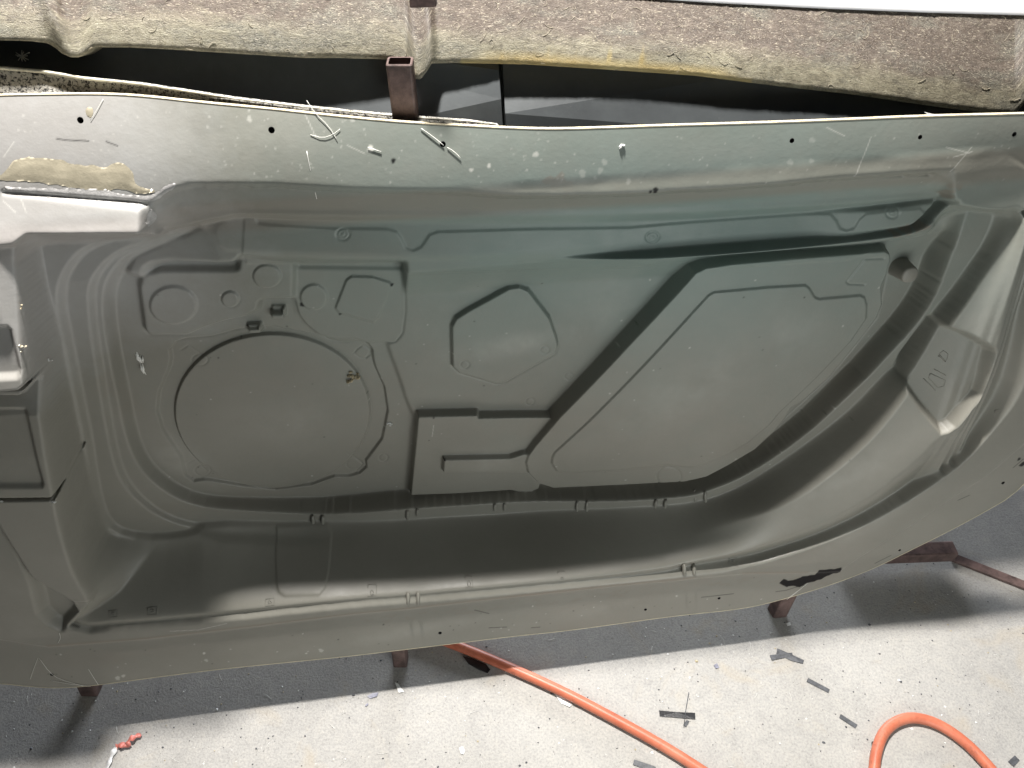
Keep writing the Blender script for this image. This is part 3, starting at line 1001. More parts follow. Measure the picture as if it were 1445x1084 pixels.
assign('inner_band', UN(CREASE + [(1445, 270), (1338, 238)] + A1 + [(205, 300), (100, 500), (60, 850), (-60, 850)], 0))
assign('belt_slope', UN([(1345, 236)] + A1 + [(212, 335), (249, 322), (330, 303), (498, 314), (722, 316), (978, 310), (1326, 283)], -.01))
assign('recess_wall', WALL)
assign('belt_rail', UN([(1326, 281), (1153, 297), (978, 309), (722, 315), (498, 313), (332, 307), (306, 318)] + [(x, y + 2) for x, y in RAIL_LOW[::-1]], -.032))
BL = UN(BLOCK, 0)
assign('hinge_block', BL)
assign('seal_ledge', FLOOR1)
assign('inner_panel', S3)
assign('cover_panel', MAINP)
assign('adapter_plate', UN(PLATE_A, -.070))
assign('mounting_plate', UN(PLATE_C, -.077))
assign('speaker_ring', UN(RING, -.082))
assign('speaker_disc', DISC)
assign('pull_pocket', UN([(590, 588), (673, 586), (675, 590), (780, 589), (760, 690), (720, 699), (579, 704)], -.059))
assign('grip_bar', UN([(625, 648), (720, 646), (738, 640), (760, 638), (760, 669), (625, 668)], -.048))
assign('trim_panel', UN(TRIM, -.045))
assign('access_cover', UN(HEX, -.067))
assign('latch_pocket', LATCH)
assign('drain_plate', DRAIN)
# three separate hinge blocks divided by the slits
hb = PARTS.index('hinge_block')
vs1, vs2 = UN([(0, 548), (0, 706)], .008)[:, 1]
rowv = (gv[:-1] + STEP / 2)[:, None]
PARTS += ['hinge_block.001', 'hinge_block.002']
PART[(PART == hb) & (rowv < vs1)] = len(PARTS) - 2
PART[(PART == len(PARTS) - 2) & (rowv < vs2)] = len(PARTS) - 1

from collections import deque
for pi, nm in enumerate(PARTS):
    m_ = (PART == pi) & fm
    todo = set(np.flatnonzero(m_.ravel()).tolist())
    wc = m_.shape[1]
    comps = []
    if len(todo) > 260000:
        continue
    while todo:
        st0 = todo.pop()
        comp, dq = [st0], deque([st0])
        while dq:
            a_ = dq.popleft()
            for b_ in (a_ - 1, a_ + 1, a_ - wc, a_ + wc):
                if b_ in todo:
                    todo.discard(b_)
                    comp.append(b_)
                    dq.append(b_)
        comps.append(comp)
    comps.sort(key=len)
    pf = PART.ravel()
    for comp in comps[:-1]:
        cs = set(comp)
        votes = {}
        for a_ in comp:
            for b_ in (a_ - 1, a_ + 1, a_ - wc, a_ + wc):
                if 0 <= b_ < pf.size and b_ not in cs and fm.ravel()[b_]:
                    votes[int(pf[b_])] = votes.get(int(pf[b_]), 0) + 1
        if votes:
            pf[comp] = max(votes, key=votes.get)

vid = np.arange(NU * NV, dtype=np.int64).reshape(NV, NU)
Q = np.stack([vid[:-1, :-1], vid[:-1, 1:], vid[1:, 1:], vid[1:, :-1]], -1)
CO = np.stack([SU, SV, base(SU, SV) + H], -1).reshape(-1, 3).astype(np.float32)
NF = NRM.reshape(-1, 3).astype(np.float32)
for pi, nm in enumerate(PARTS):
    q = Q[fm & (PART == pi)]
    if not len(q):
        continue
    ids, inv = np.unique(q, return_inverse=True)
    me = big_mesh(nm.split('.')[0], CO[ids], inv.reshape(-1, 4))
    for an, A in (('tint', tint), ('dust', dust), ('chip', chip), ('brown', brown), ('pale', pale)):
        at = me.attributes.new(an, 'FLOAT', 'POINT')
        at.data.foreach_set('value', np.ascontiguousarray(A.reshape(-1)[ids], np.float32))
    me.normals_split_custom_set_from_vertices(NF[ids].tolist())
    link(nm.split('.')[0], me, GEL, mould)

# trimmed laminate edge: thickness of the sheet along its outline
bm = bmesh.new()
oo = chaikin(OUT, 1)
rings = []
for (dw, off) in ((0.0003, 0.0), (0.0004, 0.0012), (-0.007, 0.0012), (-0.007, -0.010)):
    r_ = []
    for i in range(len(oo)):
        tg = oo[(i + 1) % len(oo)] - oo[i - 1]
        nrm = np.array([tg[1], -tg[0]]) / (np.linalg.norm(tg) + 1e-9)
        p = oo[i] - nrm * off * -1 * (1 if True else -1)
        r_.append(bm.verts.new((p[0], p[1], float(base(*oo[i])) + dw)))
    rings.append(r_)
# make sure "off" points outward
cen = oo.mean(0)
i = 8
if np.linalg.norm(np.array(rings[1][i].co[:2]) - cen) < np.linalg.norm(oo[i] - cen):
    for r_, off in zip(rings, (0, .0012, .0012, -.010)):
        for i, vtx in enumerate(r_):
            d = np.array(vtx.co[:2]) - oo[i]
            vtx.co.x, vtx.co.y = oo[i] - d
for a, b in zip(rings[:-1], rings[1:]):
    for k in range(len(a)):
        bm.faces.new((a[k], a[(k + 1) % len(a)], b[(k + 1) % len(a)], b[k]))
bmesh.ops.recalc_face_normals(bm, faces=bm.faces)
from_bm('trimmed_edge', bm, M_EDGE, mould, smooth=False)

# drilled holes: short bore down through the laminate, closed and dark at its back
for (c, r) in hole_c:
    bm = bmesh.new()
    wz = float(base(*c))
    seg = 18
    hz = float(H[int((c[1] - v0) / STEP), int((c[0] - u0) / STEP)])
    rr = []
    for dz, k in ((hz + .0002, 1.0), (hz - .009, 1.0), (hz - .009, 0.02)):
        rr.append([bm.verts.new((c[0] + r * k * math.cos(2 * math.pi * i / seg), c[1] + r * k * math.sin(2 * math.pi * i / seg), wz + dz)) for i in range(seg)])
    for a, b in zip(rr[:-1], rr[1:]):
        for k in range(seg):
            bm.faces.new((a[k], b[k], b[(k + 1) % seg], a[(k + 1) % seg]))
    bm.faces.new(rr[-1])
    from_bm('bolt_hole', bm, M_DARK, mould)


def surf(px, py, h=0.0):
    """local point of the finished relief seen at a measured spot"""
    p = UNS([(px, py)])[0]
    i = int(np.clip((p[0] - u0) / STEP, 0, NU - 1))
    j = int(np.clip((p[1] - v0) / STEP, 0, NV - 1))
    return np.array([p[0], p[1], float(W[j, i])]), NRM[j, i]


# moulded clip marks: pairs of little rounded bars across the seal ledge and on the sill crest
def bar(center, along, nrm, L, wd, ht):
    bm = bmesh.new()
    c, a, n = Vector(center), Vector(along).normalized(), Vector(nrm).normalized()
    s = a.cross(n).normalized()
    prof = [(-1, 0), (-.8, .7), (0, 1), (.8, .7), (1, 0)]
    rings = []
    for t_, k in ((-1, .35), (-.8, .9), (0, 1), (.8, .9), (1, .35)):
        rings.append([bm.verts.new(c + a * (L / 2 * t_) + s * (wd / 2 * x * k) + n * (ht * y * k - .0006)) for x, y in prof])
    for r1, r2 in zip(rings[:-1], rings[1:]):
        for k in range(len(prof) - 1):
            bm.faces.new((r1[k], r1[k + 1], r2[k + 1], r2[k]))
    bm.faces.new(rings[0])
    bm.faces.new(rings[-1])
    bmesh.ops.recalc_face_normals(bm, faces=bm.faces)
    return bm


for cx, y0, y1 in ((449, 722, 738), (582, 715, 732), (705, 710, 726), (821, 706, 721), (931, 701, 716), (988, 693, 708), (583, 834, 853), (972, 795, 811)):
    for dx in (-7, 7):
        p, n = surf(cx + dx, y0, -.07 if y0 < 750 else -.005)
        q, n2 = surf(cx + dx, y1, -.07 if y0 < 750 else -.005)
        hh = .0055
        if np.linalg.norm(q - p) > .030:
            q = p + (q - p) / np.linalg.norm(q - p) * .022
        from_bm('clip_bar', bar((p + q) / 2 + np.array((0, 0, .0012)), q - p, (n + n2), np.linalg.norm(q - p), .0060, hh), GEL, mould)

# locating peg by the latch side
bm = bmesh.new()
pp, nn = surf(1268, 376)
seg = 24
rr = []
for d, k in ((-.006, 1.25), (.002, 1.12), (.008, 1.05), (.027, .92), (.0295, .86), (.0305, .74), (.0305, .02)):
    rr.append([bm.verts.new((pp[0] + .0122 * k * math.copysign(abs(math.cos(2 * math.pi * i / seg)) ** .8, math.cos(2 * math.pi * i / seg)),
                             pp[1] + .0125 * k * math.copysign(abs(math.sin(2 * math.pi * i / seg)) ** .8, math.sin(2 * math.pi * i / seg)), pp[2] + d)) for i in range(seg)])
for a, b in zip(rr[:-1], rr[1:]):
    for k in range(seg):
        bm.faces.new((a[k], a[(k + 1) % seg], b[(k + 1) % seg], b[k]))
bm.faces.new(rr[-1])
from_bm('locating_peg', bm, GEL, mould)


# cast marks in the latch pocket, the bolt squares on the sill
def outline_mark(name, pts, h, r=.0009, closed=True):
    P = [surf(x, y, h)[0] for x, y in pts]
    if closed:
        P.append(P[0])
    return from_bm(name, tube_bm(P, r, 6), GEL, mould)


for pts in ([(1325, 500), (1335, 510), (1338, 500), (1331, 495)], [(1313, 527), (1334, 537), (1332, 545), (1323, 547), (1310, 533)], [(1318, 521), (1335, 530)], [(1303, 534), (1320, 551)],
            [(1324, 484 + 18), (1334, 511)]):
    outline_mark('cast_mark', pts, -.04, .0008, len(pts) > 2)
for cx, cy, s in ((525, 836, 6), (662, 825, 5), (160, 866, 6), (215, 862, 7), (381, 849, 6), (793, 815, 5), (1034, 791, 5), (1410, 583, 6)):
    outline_mark('cast_mark', [(cx - s, cy - s * .7), (cx + s, cy - s * .9), (cx + s, cy + s * .7), (cx - s, cy + s * .9)], -.01, .0005)
    outline_mark('cast_mark', [(cx + s * .4 * math.cos(a), cy + s * .35 * math.sin(a)) for a in np.linspace(0, 6.28, 8)[:-1]], -.01, .0006)


# resin patch smeared over the corner above the hinge block
def sheet_on_mould(name, pts, h, lift, material, parent, res=.0022, rough=.0009):
    P = chaikin(UN(pts, h), 1)
    s, sl = sd(P, .004, 1)
    inn = s < 0.0004
    z = np.clip(-s / .007, 0, 1)
    wob = np.clip(.5 + .30 * N_MID[sl] + .14 * N_SMALL[sl], 0, 1.2)
    s = s + .0012 * N_SMALL[sl] + .0016 * N_MID[sl]
    gy_, gx_ = np.gradient(s, STEP)
    gl_ = np.maximum(np.hypot(gx_, gy_), 1e-3)
    near_ = np.abs(s) < .75 * STEP
    inn = (s < 0) | near_
    uu = np.where(near_, U[sl] - s * gx_ / gl_ ** 2, U[sl])
    vv_ = np.where(near_, V[sl] - s * gy_ / gl_ ** 2, V[sl])
    hgt = W[sl] + lift * z * (0.35 + .65 * wob) + .0002
    idx = np.arange(inn.size).reshape(inn.shape)
    f = inn[:-1, :-1] & inn[1:, :-1] & inn[:-1, 1:] & inn[1:, 1:] & ((s[:-1, :-1] + s[1:, :-1] + s[:-1, 1:] + s[1:, 1:]) < .6 * STEP)
    q = np.stack([idx[:-1, :-1], idx[:-1, 1:], idx[1:, 1:], idx[1:, :-1]], -1)[f]
    ids, inv = np.unique(q, return_inverse=True)
    co = np.stack([uu, vv_, hgt], -1).reshape(-1, 3)[ids]
    me = big_mesh(name, co, inv.reshape(-1, 4))
    return link(name, me, material, parent)


pa = sheet_on_mould('resin_patch', [(-60, 238), (0, 250), (8, 240), (25, 225), (45, 222), (75, 226), (100, 232), (130, 234), (165, 231), (178, 234), (188, 243), (190, 256), (200, 262), (216, 265), (222, 272), (208, 276), (190, 274),
                                    (170, 266), (150, 270), (120, 266), (85, 261), (40, 257), (0, 256), (-60, 256)], 0, .0008, M_RESIN, mould)
pb = sheet_on_mould('resin_drip', [(119, 153), (124, 149), (131, 152), (132, 160), (127, 167), (122, 163)], 0, .003, M_RESIN, mould)
GEL_FLAKE = plain('torn_gelcoat', (0.42, 0.41, 0.40), 0.4, 0.25, 90, 0.4)
sheet_on_mould('torn_flake', [(0, 262), (60, 265), (120, 268), (160, 270), (205, 276), (222, 270), (236, 260), (250, 257), (247, 266), (232, 274), (222, 284), (208, 288), (150, 283), (60, 275), (0, 271)], 0, .0013, GEL_FLAKE, mould)
sheet_on_mould('torn_flake', [(207, 290), (214, 296), (220, 306), (219, 316), (212, 325), (206, 333), (203, 330)], .004, .002, GEL_FLAKE, mould)

# ------------------------------------------------------------------ steel frame behind the mould
frame = empty('support_frame', tuple(L2W(0, -.5, -.15)))
frame.location.z = 0
tag(frame, 'rusty brown square tube frame with short feet holding the door mould up', 'support frame')
inv = frame.matrix_world.inverted()


def fpart(name, bm, smooth=False):
    bmesh.ops.translate(bm, verts=bm.verts, vec=-frame.location)
    return from_bm(name, bm, M_RUST, frame, smooth)


# upright stub behind the belt edge
pt = UN([(573, 190)], -.0, )[0]
b0 = L2W(pt[0], pt[1], -.048)
Ytube = b0[1]
top = AT_Y(565.5, 86, Ytube)
bot = AT_Y(577, 205, Ytube)
bot[2] -= .1
top[0], = (AT_Y(564, 86, Ytube)[0],)
fpart('upright_tube', box_tube_bm(bot, top, .0275, .020, (1, 0, 0), .0026, .0030))


def foot(px, py, wx, wy, up=.16, lean=(0, 0), side=(1, 0, 0)):
    g = FLOOR([(px, py)])[0]
    p1 = g + np.array([lean[0], lean[1], up])
    fpart('foot_tube', box_tube_bm(g + np.array((0, 0, .001)), p1, wx, wy, side, .003, .004))
    return g


foot(566, 934, .025, .025, .15, (0, .03))
foot(130, 974, .030, .025, .15, (.01, .03))
foot(1096, 865, .030, .025, .13, (.02, .035), (1, .25, 0))
# cross foot on the right: a tube lying level, and a thin brown strip on the floor
g0 = FLOOR([(1344, 778)], .03)[0]
g1 = FLOOR([(1180, 784)], .03)[0]
fpart('cross_tube', box_tube_bm(g0, g1, .03, .03, (0, 1, 0), .003, .004))
ga = FLOOR([(1343, 786)], .004)[0]
gb = FLOOR([(1475, 838)], .004)[0]
fpart('floor_strip', box_tube_bm(ga, gb, .018, .008, (0, 1, 0), .002, .002))
# hidden cross members
for v_, w_ in ((-.45, -.16), (.12, -.16)):
    fpart('cross_member', box_tube_bm(L2W(-.75, v_, w_), L2W(.62, v_, w_), .03, .03, VH, .003, .004))


# ------------------------------------------------------------------ floor
def floor_material():
    m, nt, b = mat('workshop_concrete')
    co = coords(nt)
    c = ramp(nt, noise(nt, co, 2.2, 8, 0.65), [(0.3, (0.305, 0.295, 0.278)), (0.5, (0.355, 0.344, 0.325)), (0.7, (0.405, 0.393, 0.37))])
    fine = noise(nt, co, 260.0, 4, 0.7)
    c = mix(nt, 0.55, c, ramp(nt, fine, [(0.33, (0.62, 0.62, 0.62)), (0.5, (1, 1, 1)), (0.66, (1.25, 1.22, 1.18))]), 'MULTIPLY')
    mid_ = noise(nt, co, 38.0, 6, 0.75, 0.8)
    c = mix(nt, 0.5, c, ramp(nt, mid_, [(0.3, (0.74, 0.74, 0.75)), (0.5, (1, 1, 1)), (0.7, (1.12, 1.1, 1.06))]), 'MULTIPLY')
    st = noise(nt, co, 7.0, 5, 0.6, 1.2)
    c = mix(nt, ramp(nt, st, [(0.58, (0, 0, 0)), (0.72, (0.35, 0.35, 0.35))]), c, (0.40, 0.33, 0.23))
    pit = N(nt, 'ShaderNodeTexVoronoi', Scale=75.0)
    nt.links.new(co, pit.inputs['Vector'])
    c = mix(nt, ramp(nt, pit.outputs['Distance'], [(0.0, (0.9,) * 3), (0.055, (0.7,) * 3), (0.075, (0, 0, 0))]), c, (0.13, 0.125, 0.12))
    pit2 = N(nt, 'ShaderNodeTexVoronoi', Scale=42.0)
    mp = N(nt, 'ShaderNodeMapping')
    mp.inputs['Location'].default_value = (3.3, 1.7, 0)
    nt.links.new(co, mp.inputs['Vector'])
    nt.links.new(mp.outputs[0], pit2.inputs['Vector'])
    c = mix(nt, ramp(nt, pit2.outputs['Distance'], [(0.0, (0.8,) * 3), (0.03, (0.6,) * 3), (0.045, (0, 0, 0))]), c, (0.72, 0.70, 0.66))
    nt.links.new(c, b.inputs['Base Color'])
    b.inputs['Roughness'].default_value = 0.62
    b.inputs['Specular IOR Level'].default_value = 0.3
    h = N(nt, 'ShaderNodeMath', operation='ADD')
    nt.links.new(fine, h.inputs[0])
    nt.links.new(mid_, h.inputs[1])
    bump(nt, b, h.outputs[0], 0.35, 0.003)
    return m


bm = bmesh.new()
for x, y in ((-6, -4), (6, -4), (6, 7), (-6, 7)):
    bm.verts.new((x, y, 0))
bm.faces.new(bm.verts)
tag(from_bm('floor', bm, floor_material(), None, False), kind='structure')

# ------------------------------------------------------------------ moulds standing behind
def laminate_material():
    m, nt, b = mat('raw_fibreglass_back')
    co = coords(nt, 'UV')
    # u along the mould, v from its lower lip upward
    sp = N(nt, 'ShaderNodeSeparateXYZ')
    nt.links.new(co, sp.inputs[0])
    mp = N(nt, 'ShaderNodeMapping')
    mp.inputs['Scale'].default_value = (1.0, 2.2, 1)
    nt.links.new(co, mp.inputs['Vector'])
    n1 = noise(nt, mp.outputs[0], 14.0, 8, 0.7, 0.6)

    def streak(rot, sx, sy, lo, hi, seed):
        m_ = N(nt, 'ShaderNodeMapping')
        m_.inputs['Rotation'].default_value = (0, 0, math.radians(rot))
        m_.inputs['Scale'].default_value = (sx, sy, 1)
        m_.inputs['Location'].default_value = (seed, seed * .7, seed)
        nt.links.new(co, m_.inputs['Vector'])
        f = noise(nt, m_.outputs[0], 1.0, 3, .55, 1.9)
        return ramp(nt, f, [(lo, (0, 0, 0)), (hi, (1, 1, 1))])
    n2 = noise(nt, mp.outputs[0], 60.0, 7, 0.72, 0.8)
    n3 = noise(nt, mp.outputs[0], 210.0, 4, 0.7, 2.5)
    brown_ = ramp(nt, n2, [(0.28, (0.062, 0.046, 0.036)), (0.5, (0.118, 0.092, 0.073)), (0.72, (0.180, 0.145, 0.116))])
    pale = ramp(nt, n2, [(0.28, (0.13, 0.115, 0.08)), (0.5, (0.29, 0.262, 0.185)), (0.72, (0.42, 0.39, 0.285))])
    ad = N(nt, 'ShaderNodeMath', operation='MULTIPLY_ADD')
    nt.links.new(n1, ad.inputs[0])
    ad.inputs[1].default_value = -0.06
    nt.links.new(sp.outputs[1], ad.inputs[2])
    mr = N(nt, 'ShaderNodeMapRange')
    nt.links.new(ad.outputs[0], mr.inputs[0])
    mr.inputs[1].default_value = 0.006
    mr.inputs[2].default_value = -0.014
    c = mix(nt, mr.outputs[0], brown_, pale)
    dark = noise(nt, mp.outputs[0], 9.0, 6, 0.7, 0.4)
    c = mix(nt, ramp(nt, dark, [(0.50, (0, 0, 0)), (0.64, (0.75,) * 3)]), c, ramp(nt, n3, [(0.4, (0.035, 0.036, 0.033)), (0.62, (0.30, 0.29, 0.23))]))
    for rot, sx, sy, lo, hi, sd_, col_, k_ in ((14, 150, 560, .60, .68, 1.0, (.50, .44, .34), .75), (-31, 160, 520, .61, .69, 5.0, (.46, .41, .31), .7), (62, 160, 500, .63, .70, 9.0, (.52, .46, .36), .65),
                                         (4, 110, 640, .60, .68, 13.0, (.055, .045, .036), .75), (-48, 160, 520, .62, .69, 17.0, (.05, .042, .034), .7)):
        st_ = streak(rot, sx, sy, lo, hi, sd_)
        mm = N(nt, 'ShaderNodeMath', operation='MULTIPLY')
        nt.links.new(st_, mm.inputs[0])
        mm.inputs[1].default_value = k_
        c = mix(nt, mm.outputs[0], c, col_)
    # amber resin run along the lip
    amber = N(nt, 'ShaderNodeAttribute', attribute_name='amber').outputs['Fac']
    c = mix(nt, amber, c, ramp(nt, n1, [(0.3, (0.36, 0.26, 0.10)), (0.7, (0.50, 0.42, 0.22))]))
    nt.links.new(c, b.inputs['Base Color'])
    b.inputs['Roughness'].default_value = 0.5
    h = N(nt, 'ShaderNodeMath', operation='ADD')
    nt.links.new(n2, h.inputs[0])
    nt.links.new(n3, h.inputs[1])
    bump(nt, b, h.outputs[0], 0.5, 0.004)
    return m


def PT(px, py, w):
    """world point seen at a measured spot on the plane w behind/before the mould's flange plane"""
    p = UN([(px, py)], w, False)[0]
    return L2W(p[0], p[1], w)


LOW = [(-700, 48), (-160, 52), (0, 57), (40, 58), (66, 61), (76, 66), (88, 76), (100, 81), (112, 81), (122, 74), (130, 67), (180, 67), (240, 70), (350, 77), (430, 82), (480, 82), (545, 84), (572, 88), (578, 100), (584, 111), (594, 112), (603, 100), (609, 90),
       (640, 89), (740, 91), (850, 98), (980, 107), (1100, 122), (1200, 133), (1330, 152), (1400, 160), (1432, 162), (1450, 140), (1475, 80), (1500, 20)]
nx = 680
xs = np.linspace(-700, 1500, nx)
lowy = np.interp(xs, [p[0] for p in LOW], [p[1] for p in LOW])
topy = np.interp(xs, [-700, -160, 700, 850, 1000, 1150, 1300, 1445, 1500], [-60, -58, -30, -8, 2, 10, 16, 20, 22])
rows = [(a_, b_ - .027) for a_, b_ in [(-.02, -.145), (-.012, -.075), (0.0, -.0335), (0.02, -.032), (0.07, -.0325), (0.18, -.034), (.28, -.036), (.38, -.039), (.46, -.043), (.54, -.047), (.62, -.051), (.7, -.055), (.78, -.059), (.86, -.063), (.94, -.067), (1.0, -.070)]]
lam_v, lam_uv, amb = [], [], []
for r, (tv, w) in enumerate(rows):
    for i, x in enumerate(xs):
        ly, ty = lowy[i], topy[i]
        yy = ly + (ty - ly) * max(tv, 0)
        rib = math.exp(-((x - 597 + (ly - yy) * .05) / 17) ** 4) * .016
        rib += math.exp(-((x - 100 + (ly - yy) * .45) / 20) ** 2) * .012
        rib += .010 * sstep(np.array(x), 95, 40) * (1 - tv)
        wob = .0005 * math.sin(x * .013 + tv * 3) + .0004 * math.sin(x * .031 - tv * 5 + 1) + rng.normal(0, .00022)
        ww = w + (rib + wob) * (1 if tv >= 0 else .3)
        if tv < 0:
            p0 = PT(x, ly, rows[2][1])
            ww = w
            p = p0 + NH * (w - rows[2][1]) + VH * (-.002 if tv < -.015 else -.004)
        else:
            p = PT(x, yy, ww)
        lam_v.append(p)
        pz = PT(x, ly, -.05)
        lam_uv.append((p[0], float((p - pz) @ VH)))
        # amber drips between x 690 and 1010 of the lip
        dr = 0.0
        if 650 < x < 1060:
            edge = sstep(np.array(x), 650, 740) * (1 - sstep(np.array(x), 960, 1060))
            dl = (.007 + .003 * math.sin(x * .05)) * edge + .018 * max(0, math.sin(x * .21) * math.sin(x * .077 + 1)) ** 3 * edge * (.5 + .5 * math.sin(x * 1.7))
            hgt = float((p - pz) @ VH)
            dr = float(1 - sstep(np.array(hgt), dl * .7, dl + .004))
        amb.append(dr)
q = []
for r in range(len(rows) - 1):
    for i in range(nx - 1):
        a = r * nx + i
        q.append((a, a + 1, a + nx + 1, a + nx))
lam = empty('fibreglass_mould', tuple(PT(700, 60, -.06)))
tag(lam, 'rough brown fibreglass mould back lying above the black panels at the top', 'fibreglass mould')
lv = np.array(lam_v) - np.array(lam.location)
me = big_mesh('laminate_back', lv, np.array(q))
uvl = me.uv_layers.new(name='UVMap')
uva = np.array(lam_uv)[np.array(q).ravel()]
uvl.data.foreach_set('uv', uva.astype(np.float32).ravel())
at = me.attributes.new('amber', 'FLOAT', 'POINT')
at.data.foreach_set('value', np.array(amb, np.float32))
link('laminate_back', me, laminate_material(), lam)
# white gelcoat rim along its top
M_RIM = plain('white_gelcoat', (0.80, 0.80, 0.82), 0.35, 0.04, 20, 0.05)
bm = bmesh.new()
rr = []
tops = np.array(lam_v[-nx:])
for (dv, dw) in ((-.001, .003), (.003, .0035), (.006, .001), (.012, -.05), (.018, -.12), (.020, -.125), (.004, -.125)):
    rr.append([bm.verts.new(Vector(p + VH * dv + NH * dw) - lam.location) for p in tops[::4]])
for a, b in zip(rr[:-1], rr[1:]):
    for k in range(len(a) - 1):
        bm.faces.new((a[k], a[k + 1], b[k + 1], b[k]))
from_bm('white_rim', bm, M_RIM, lam)
LG = np.array(lam_v).reshape(len(rows), nx, 3)


def on_lam(r_, i_):
    r_ = min(max(r_, 2), len(rows) - 1.001)
    i_ = min(max(i_, 0), nx - 1.001)
    a_, b_ = int(r_), int(i_)
    f, g = r_ - a_, i_ - b_
    return (LG[a_, b_] * (1 - g) + LG[a_, b_ + 1] * g) * (1 - f) + (LG[a_ + 1, b_] * (1 - g) + LG[a_ + 1, b_ + 1] * g) * f


for nm_, cnt, colr in (('pale_fibres', 130, (.42, .37, .28)),):
    bm = bmesh.new()
    for k in range(cnt):
        i0_, r0_ = (rng.uniform(-30, 1450) + 700) / 2200 * (nx - 1), 2 + 13 * rng.uniform(.02, .98)
        a0, L, bend = rng.normal(0, .7), rng.uniform(.004, .012), rng.normal(0, 1.2)
        P_ = []
        for q_ in np.linspace(-.5, .5, 6):
            a1 = a0 + bend * q_
            P_.append(Vector(on_lam(r0_ + L * q_ * math.sin(a1) * 170, i0_ + L * q_ * math.cos(a1) * 400) + NH * .0005) - lam.location)
        tube_bm(P_, rng.uniform(.00012, .00026), 4, bm, False)
    o = from_bm(nm_, bm, plain(nm_, colr, .5, .3, 60), lam)
    o['kind'] = 'stuff'
# open end of a hollow steel tube laminated into the rib
pc = PT(598, -4, -.016)
pe = PT(598, 9, -.018)
bmx = box_tube_bm(pe - VH * .0 + NH * .001, pe + VH * .10, .026, .018, (1, 0, 0), .002, .002)
bmesh.ops.translate(bmx, verts=bmx.verts, vec=-lam.location)
from_bm('embedded_tube', bmx, M_RUST, lam, False)

# black panels between
M_BLACK, nt, b = mat('black_gelcoat')
co = coords(nt)
c = ramp(nt, noise(nt, co, 8, 6, .7), [(.3, (.044, .049, .052)), (.7, (.072, .080, .083))])
c = mix(nt, ramp(nt, noise(nt, co, 120, 5, .8, 1.5), [(.62, (0, 0, 0)), (.78, (.5,) * 3)]), c, (.16, .165, .16))
nt.links.new(c, b.inputs['Base Color'])
b.inputs['Roughness'].default_value = .48
bump(nt, b, noise(nt, co, 60, 5, .6), .12, .002)
M_SPECK, nt, b = mat('speckled_core')
co = coords(nt)
c = ramp(nt, noise(nt, co, 330, 3, .6, .6), [(.38, (.015, .015, .016)), (.44, (.16, .155, .14)), (.53, (.50, .48, .43))])
nt.links.new(c, b.inputs['Base Color'])
b.inputs['Roughness'].default_value = .7
bump(nt, b, noise(nt, co, 330, 3, .6, .6), .6, .003)


def tilt_w(y, w):
    return w if w < -.14 else w + .052 * (min(y, 108) - 40) / 68 + .014 * (max(min(y, 178), 108) - 108) / 70


def slab(name, pts, w, thick, material, parent, loc):
    P = [Vector(PT(x, y, tilt_w(y, w))) for x, y, *q in pts]
    bm = bmesh.new()
    n = Vector(NH)
    a = [bm.verts.new(p - loc) for p in P]
    bq = [bm.verts.new(p - n * thick - loc) for p in P]
    bm.faces.new(a)
    bm.faces.new(bq[::-1])
    for k in range(len(P)):
        bm.faces.new((a[k], bq[k], bq[(k + 1) % len(P)], a[(k + 1) % len(P)]))
    bmesh.ops.recalc_face_normals(bm, faces=bm.faces)
    bmesh.ops.bevel(bm, geom=[e for e in bm.edges], offset=.0012, segments=2, affect='EDGES', profile=.5)
    return from_bm(name, bm, material, parent, False)


bp = empty('black_mould_panel', tuple(PT(400, 120, -.11)))
tag(bp, 'scuffed black panel with speckled edge strip left of the dark joint', 'black panel', 'black panels behind the door mould')
slab('panel_face', [(-700, 10), (300, 40), (702, 60), (704, 100), (707, 140), (712, 210), (560, 230), (300, 230), (-700, 250)], -.112, .02, M_BLACK, bp, bp.location)
slab('speckled_strip', [(-700, 40), (-180, 84), (0, 95), (60, 100), (120, 110), (200, 118), (330, 138), (430, 150), (520, 159), (600, 166), (660, 170), (703, 176), (708, 184), (700, 200), (500, 220), (-700, 240)], -.102, .007, M_SPECK, bp, bp.location)
M_CREAM = plain('cream_edge', (.55, .52, .42), .6, .5, 70)
st = [Vector(PT(x, y, tilt_w(y, -.1005))) - bp.location for x, y in [(-150, 87), (0, 96), (60, 101), (120, 111), (200, 119), (330, 139), (430, 151), (520, 160), (600, 167), (660, 171), (700, 176)]]
from_bm('cream_bead', tube_bm(st, .0016, 8, radii=[.0016, .002, .0018, .0018, .0014, .0009, .0006, .0006, .0007, .0007, .0007]), M_CREAM, bp)
bq_ = empty('black_mould_panel', tuple(PT(1000, 130, -.11)))
tag(bq_, 'plain black panel in deep shade right of the dark joint', 'black panel', 'black panels behind the door mould')
slab('gap_dark_sheet', [(640, 20), (1700, 20), (1700, 260), (640, 260)], -.150, .02, M_DARK, bp, bp.location)  # near-black sheets added behind the panels so the joint looks shaded
slab('gap_dark_sheet', [(-700, -20), (660, 0), (660, 260), (-700, 260)], -.152, .02, M_DARK, bp, bp.location)
slab('panel_face', [(707, 60), (1330, 60), (1600, 120), (1600, 230), (717, 230), (713, 160)], -.114, .02, M_BLACK, bq_, bq_.location)

# pale scrap of plastic at the right end of the dark gap
bm = bmesh.new()
pts = [(1304, 158), (1316, 161), (1332, 163), (1342, 167), (1330, 168), (1314, 166)]
a = [bm.verts.new(PT(x, y, -.03 + .006 * (i % 2))) for i, (x, y) in enumerate(pts)]
bm.faces.new(a)
o = from_bm('plastic_scrap', bm, M_WHITE, None, False)
so_ = o.modifiers.new('thickness', 'SOLIDIFY')
so_.thickness = .001
tag(o, 'crumpled pale plastic scrap in the dark gap under the right end of the brown mould', 'scrap')

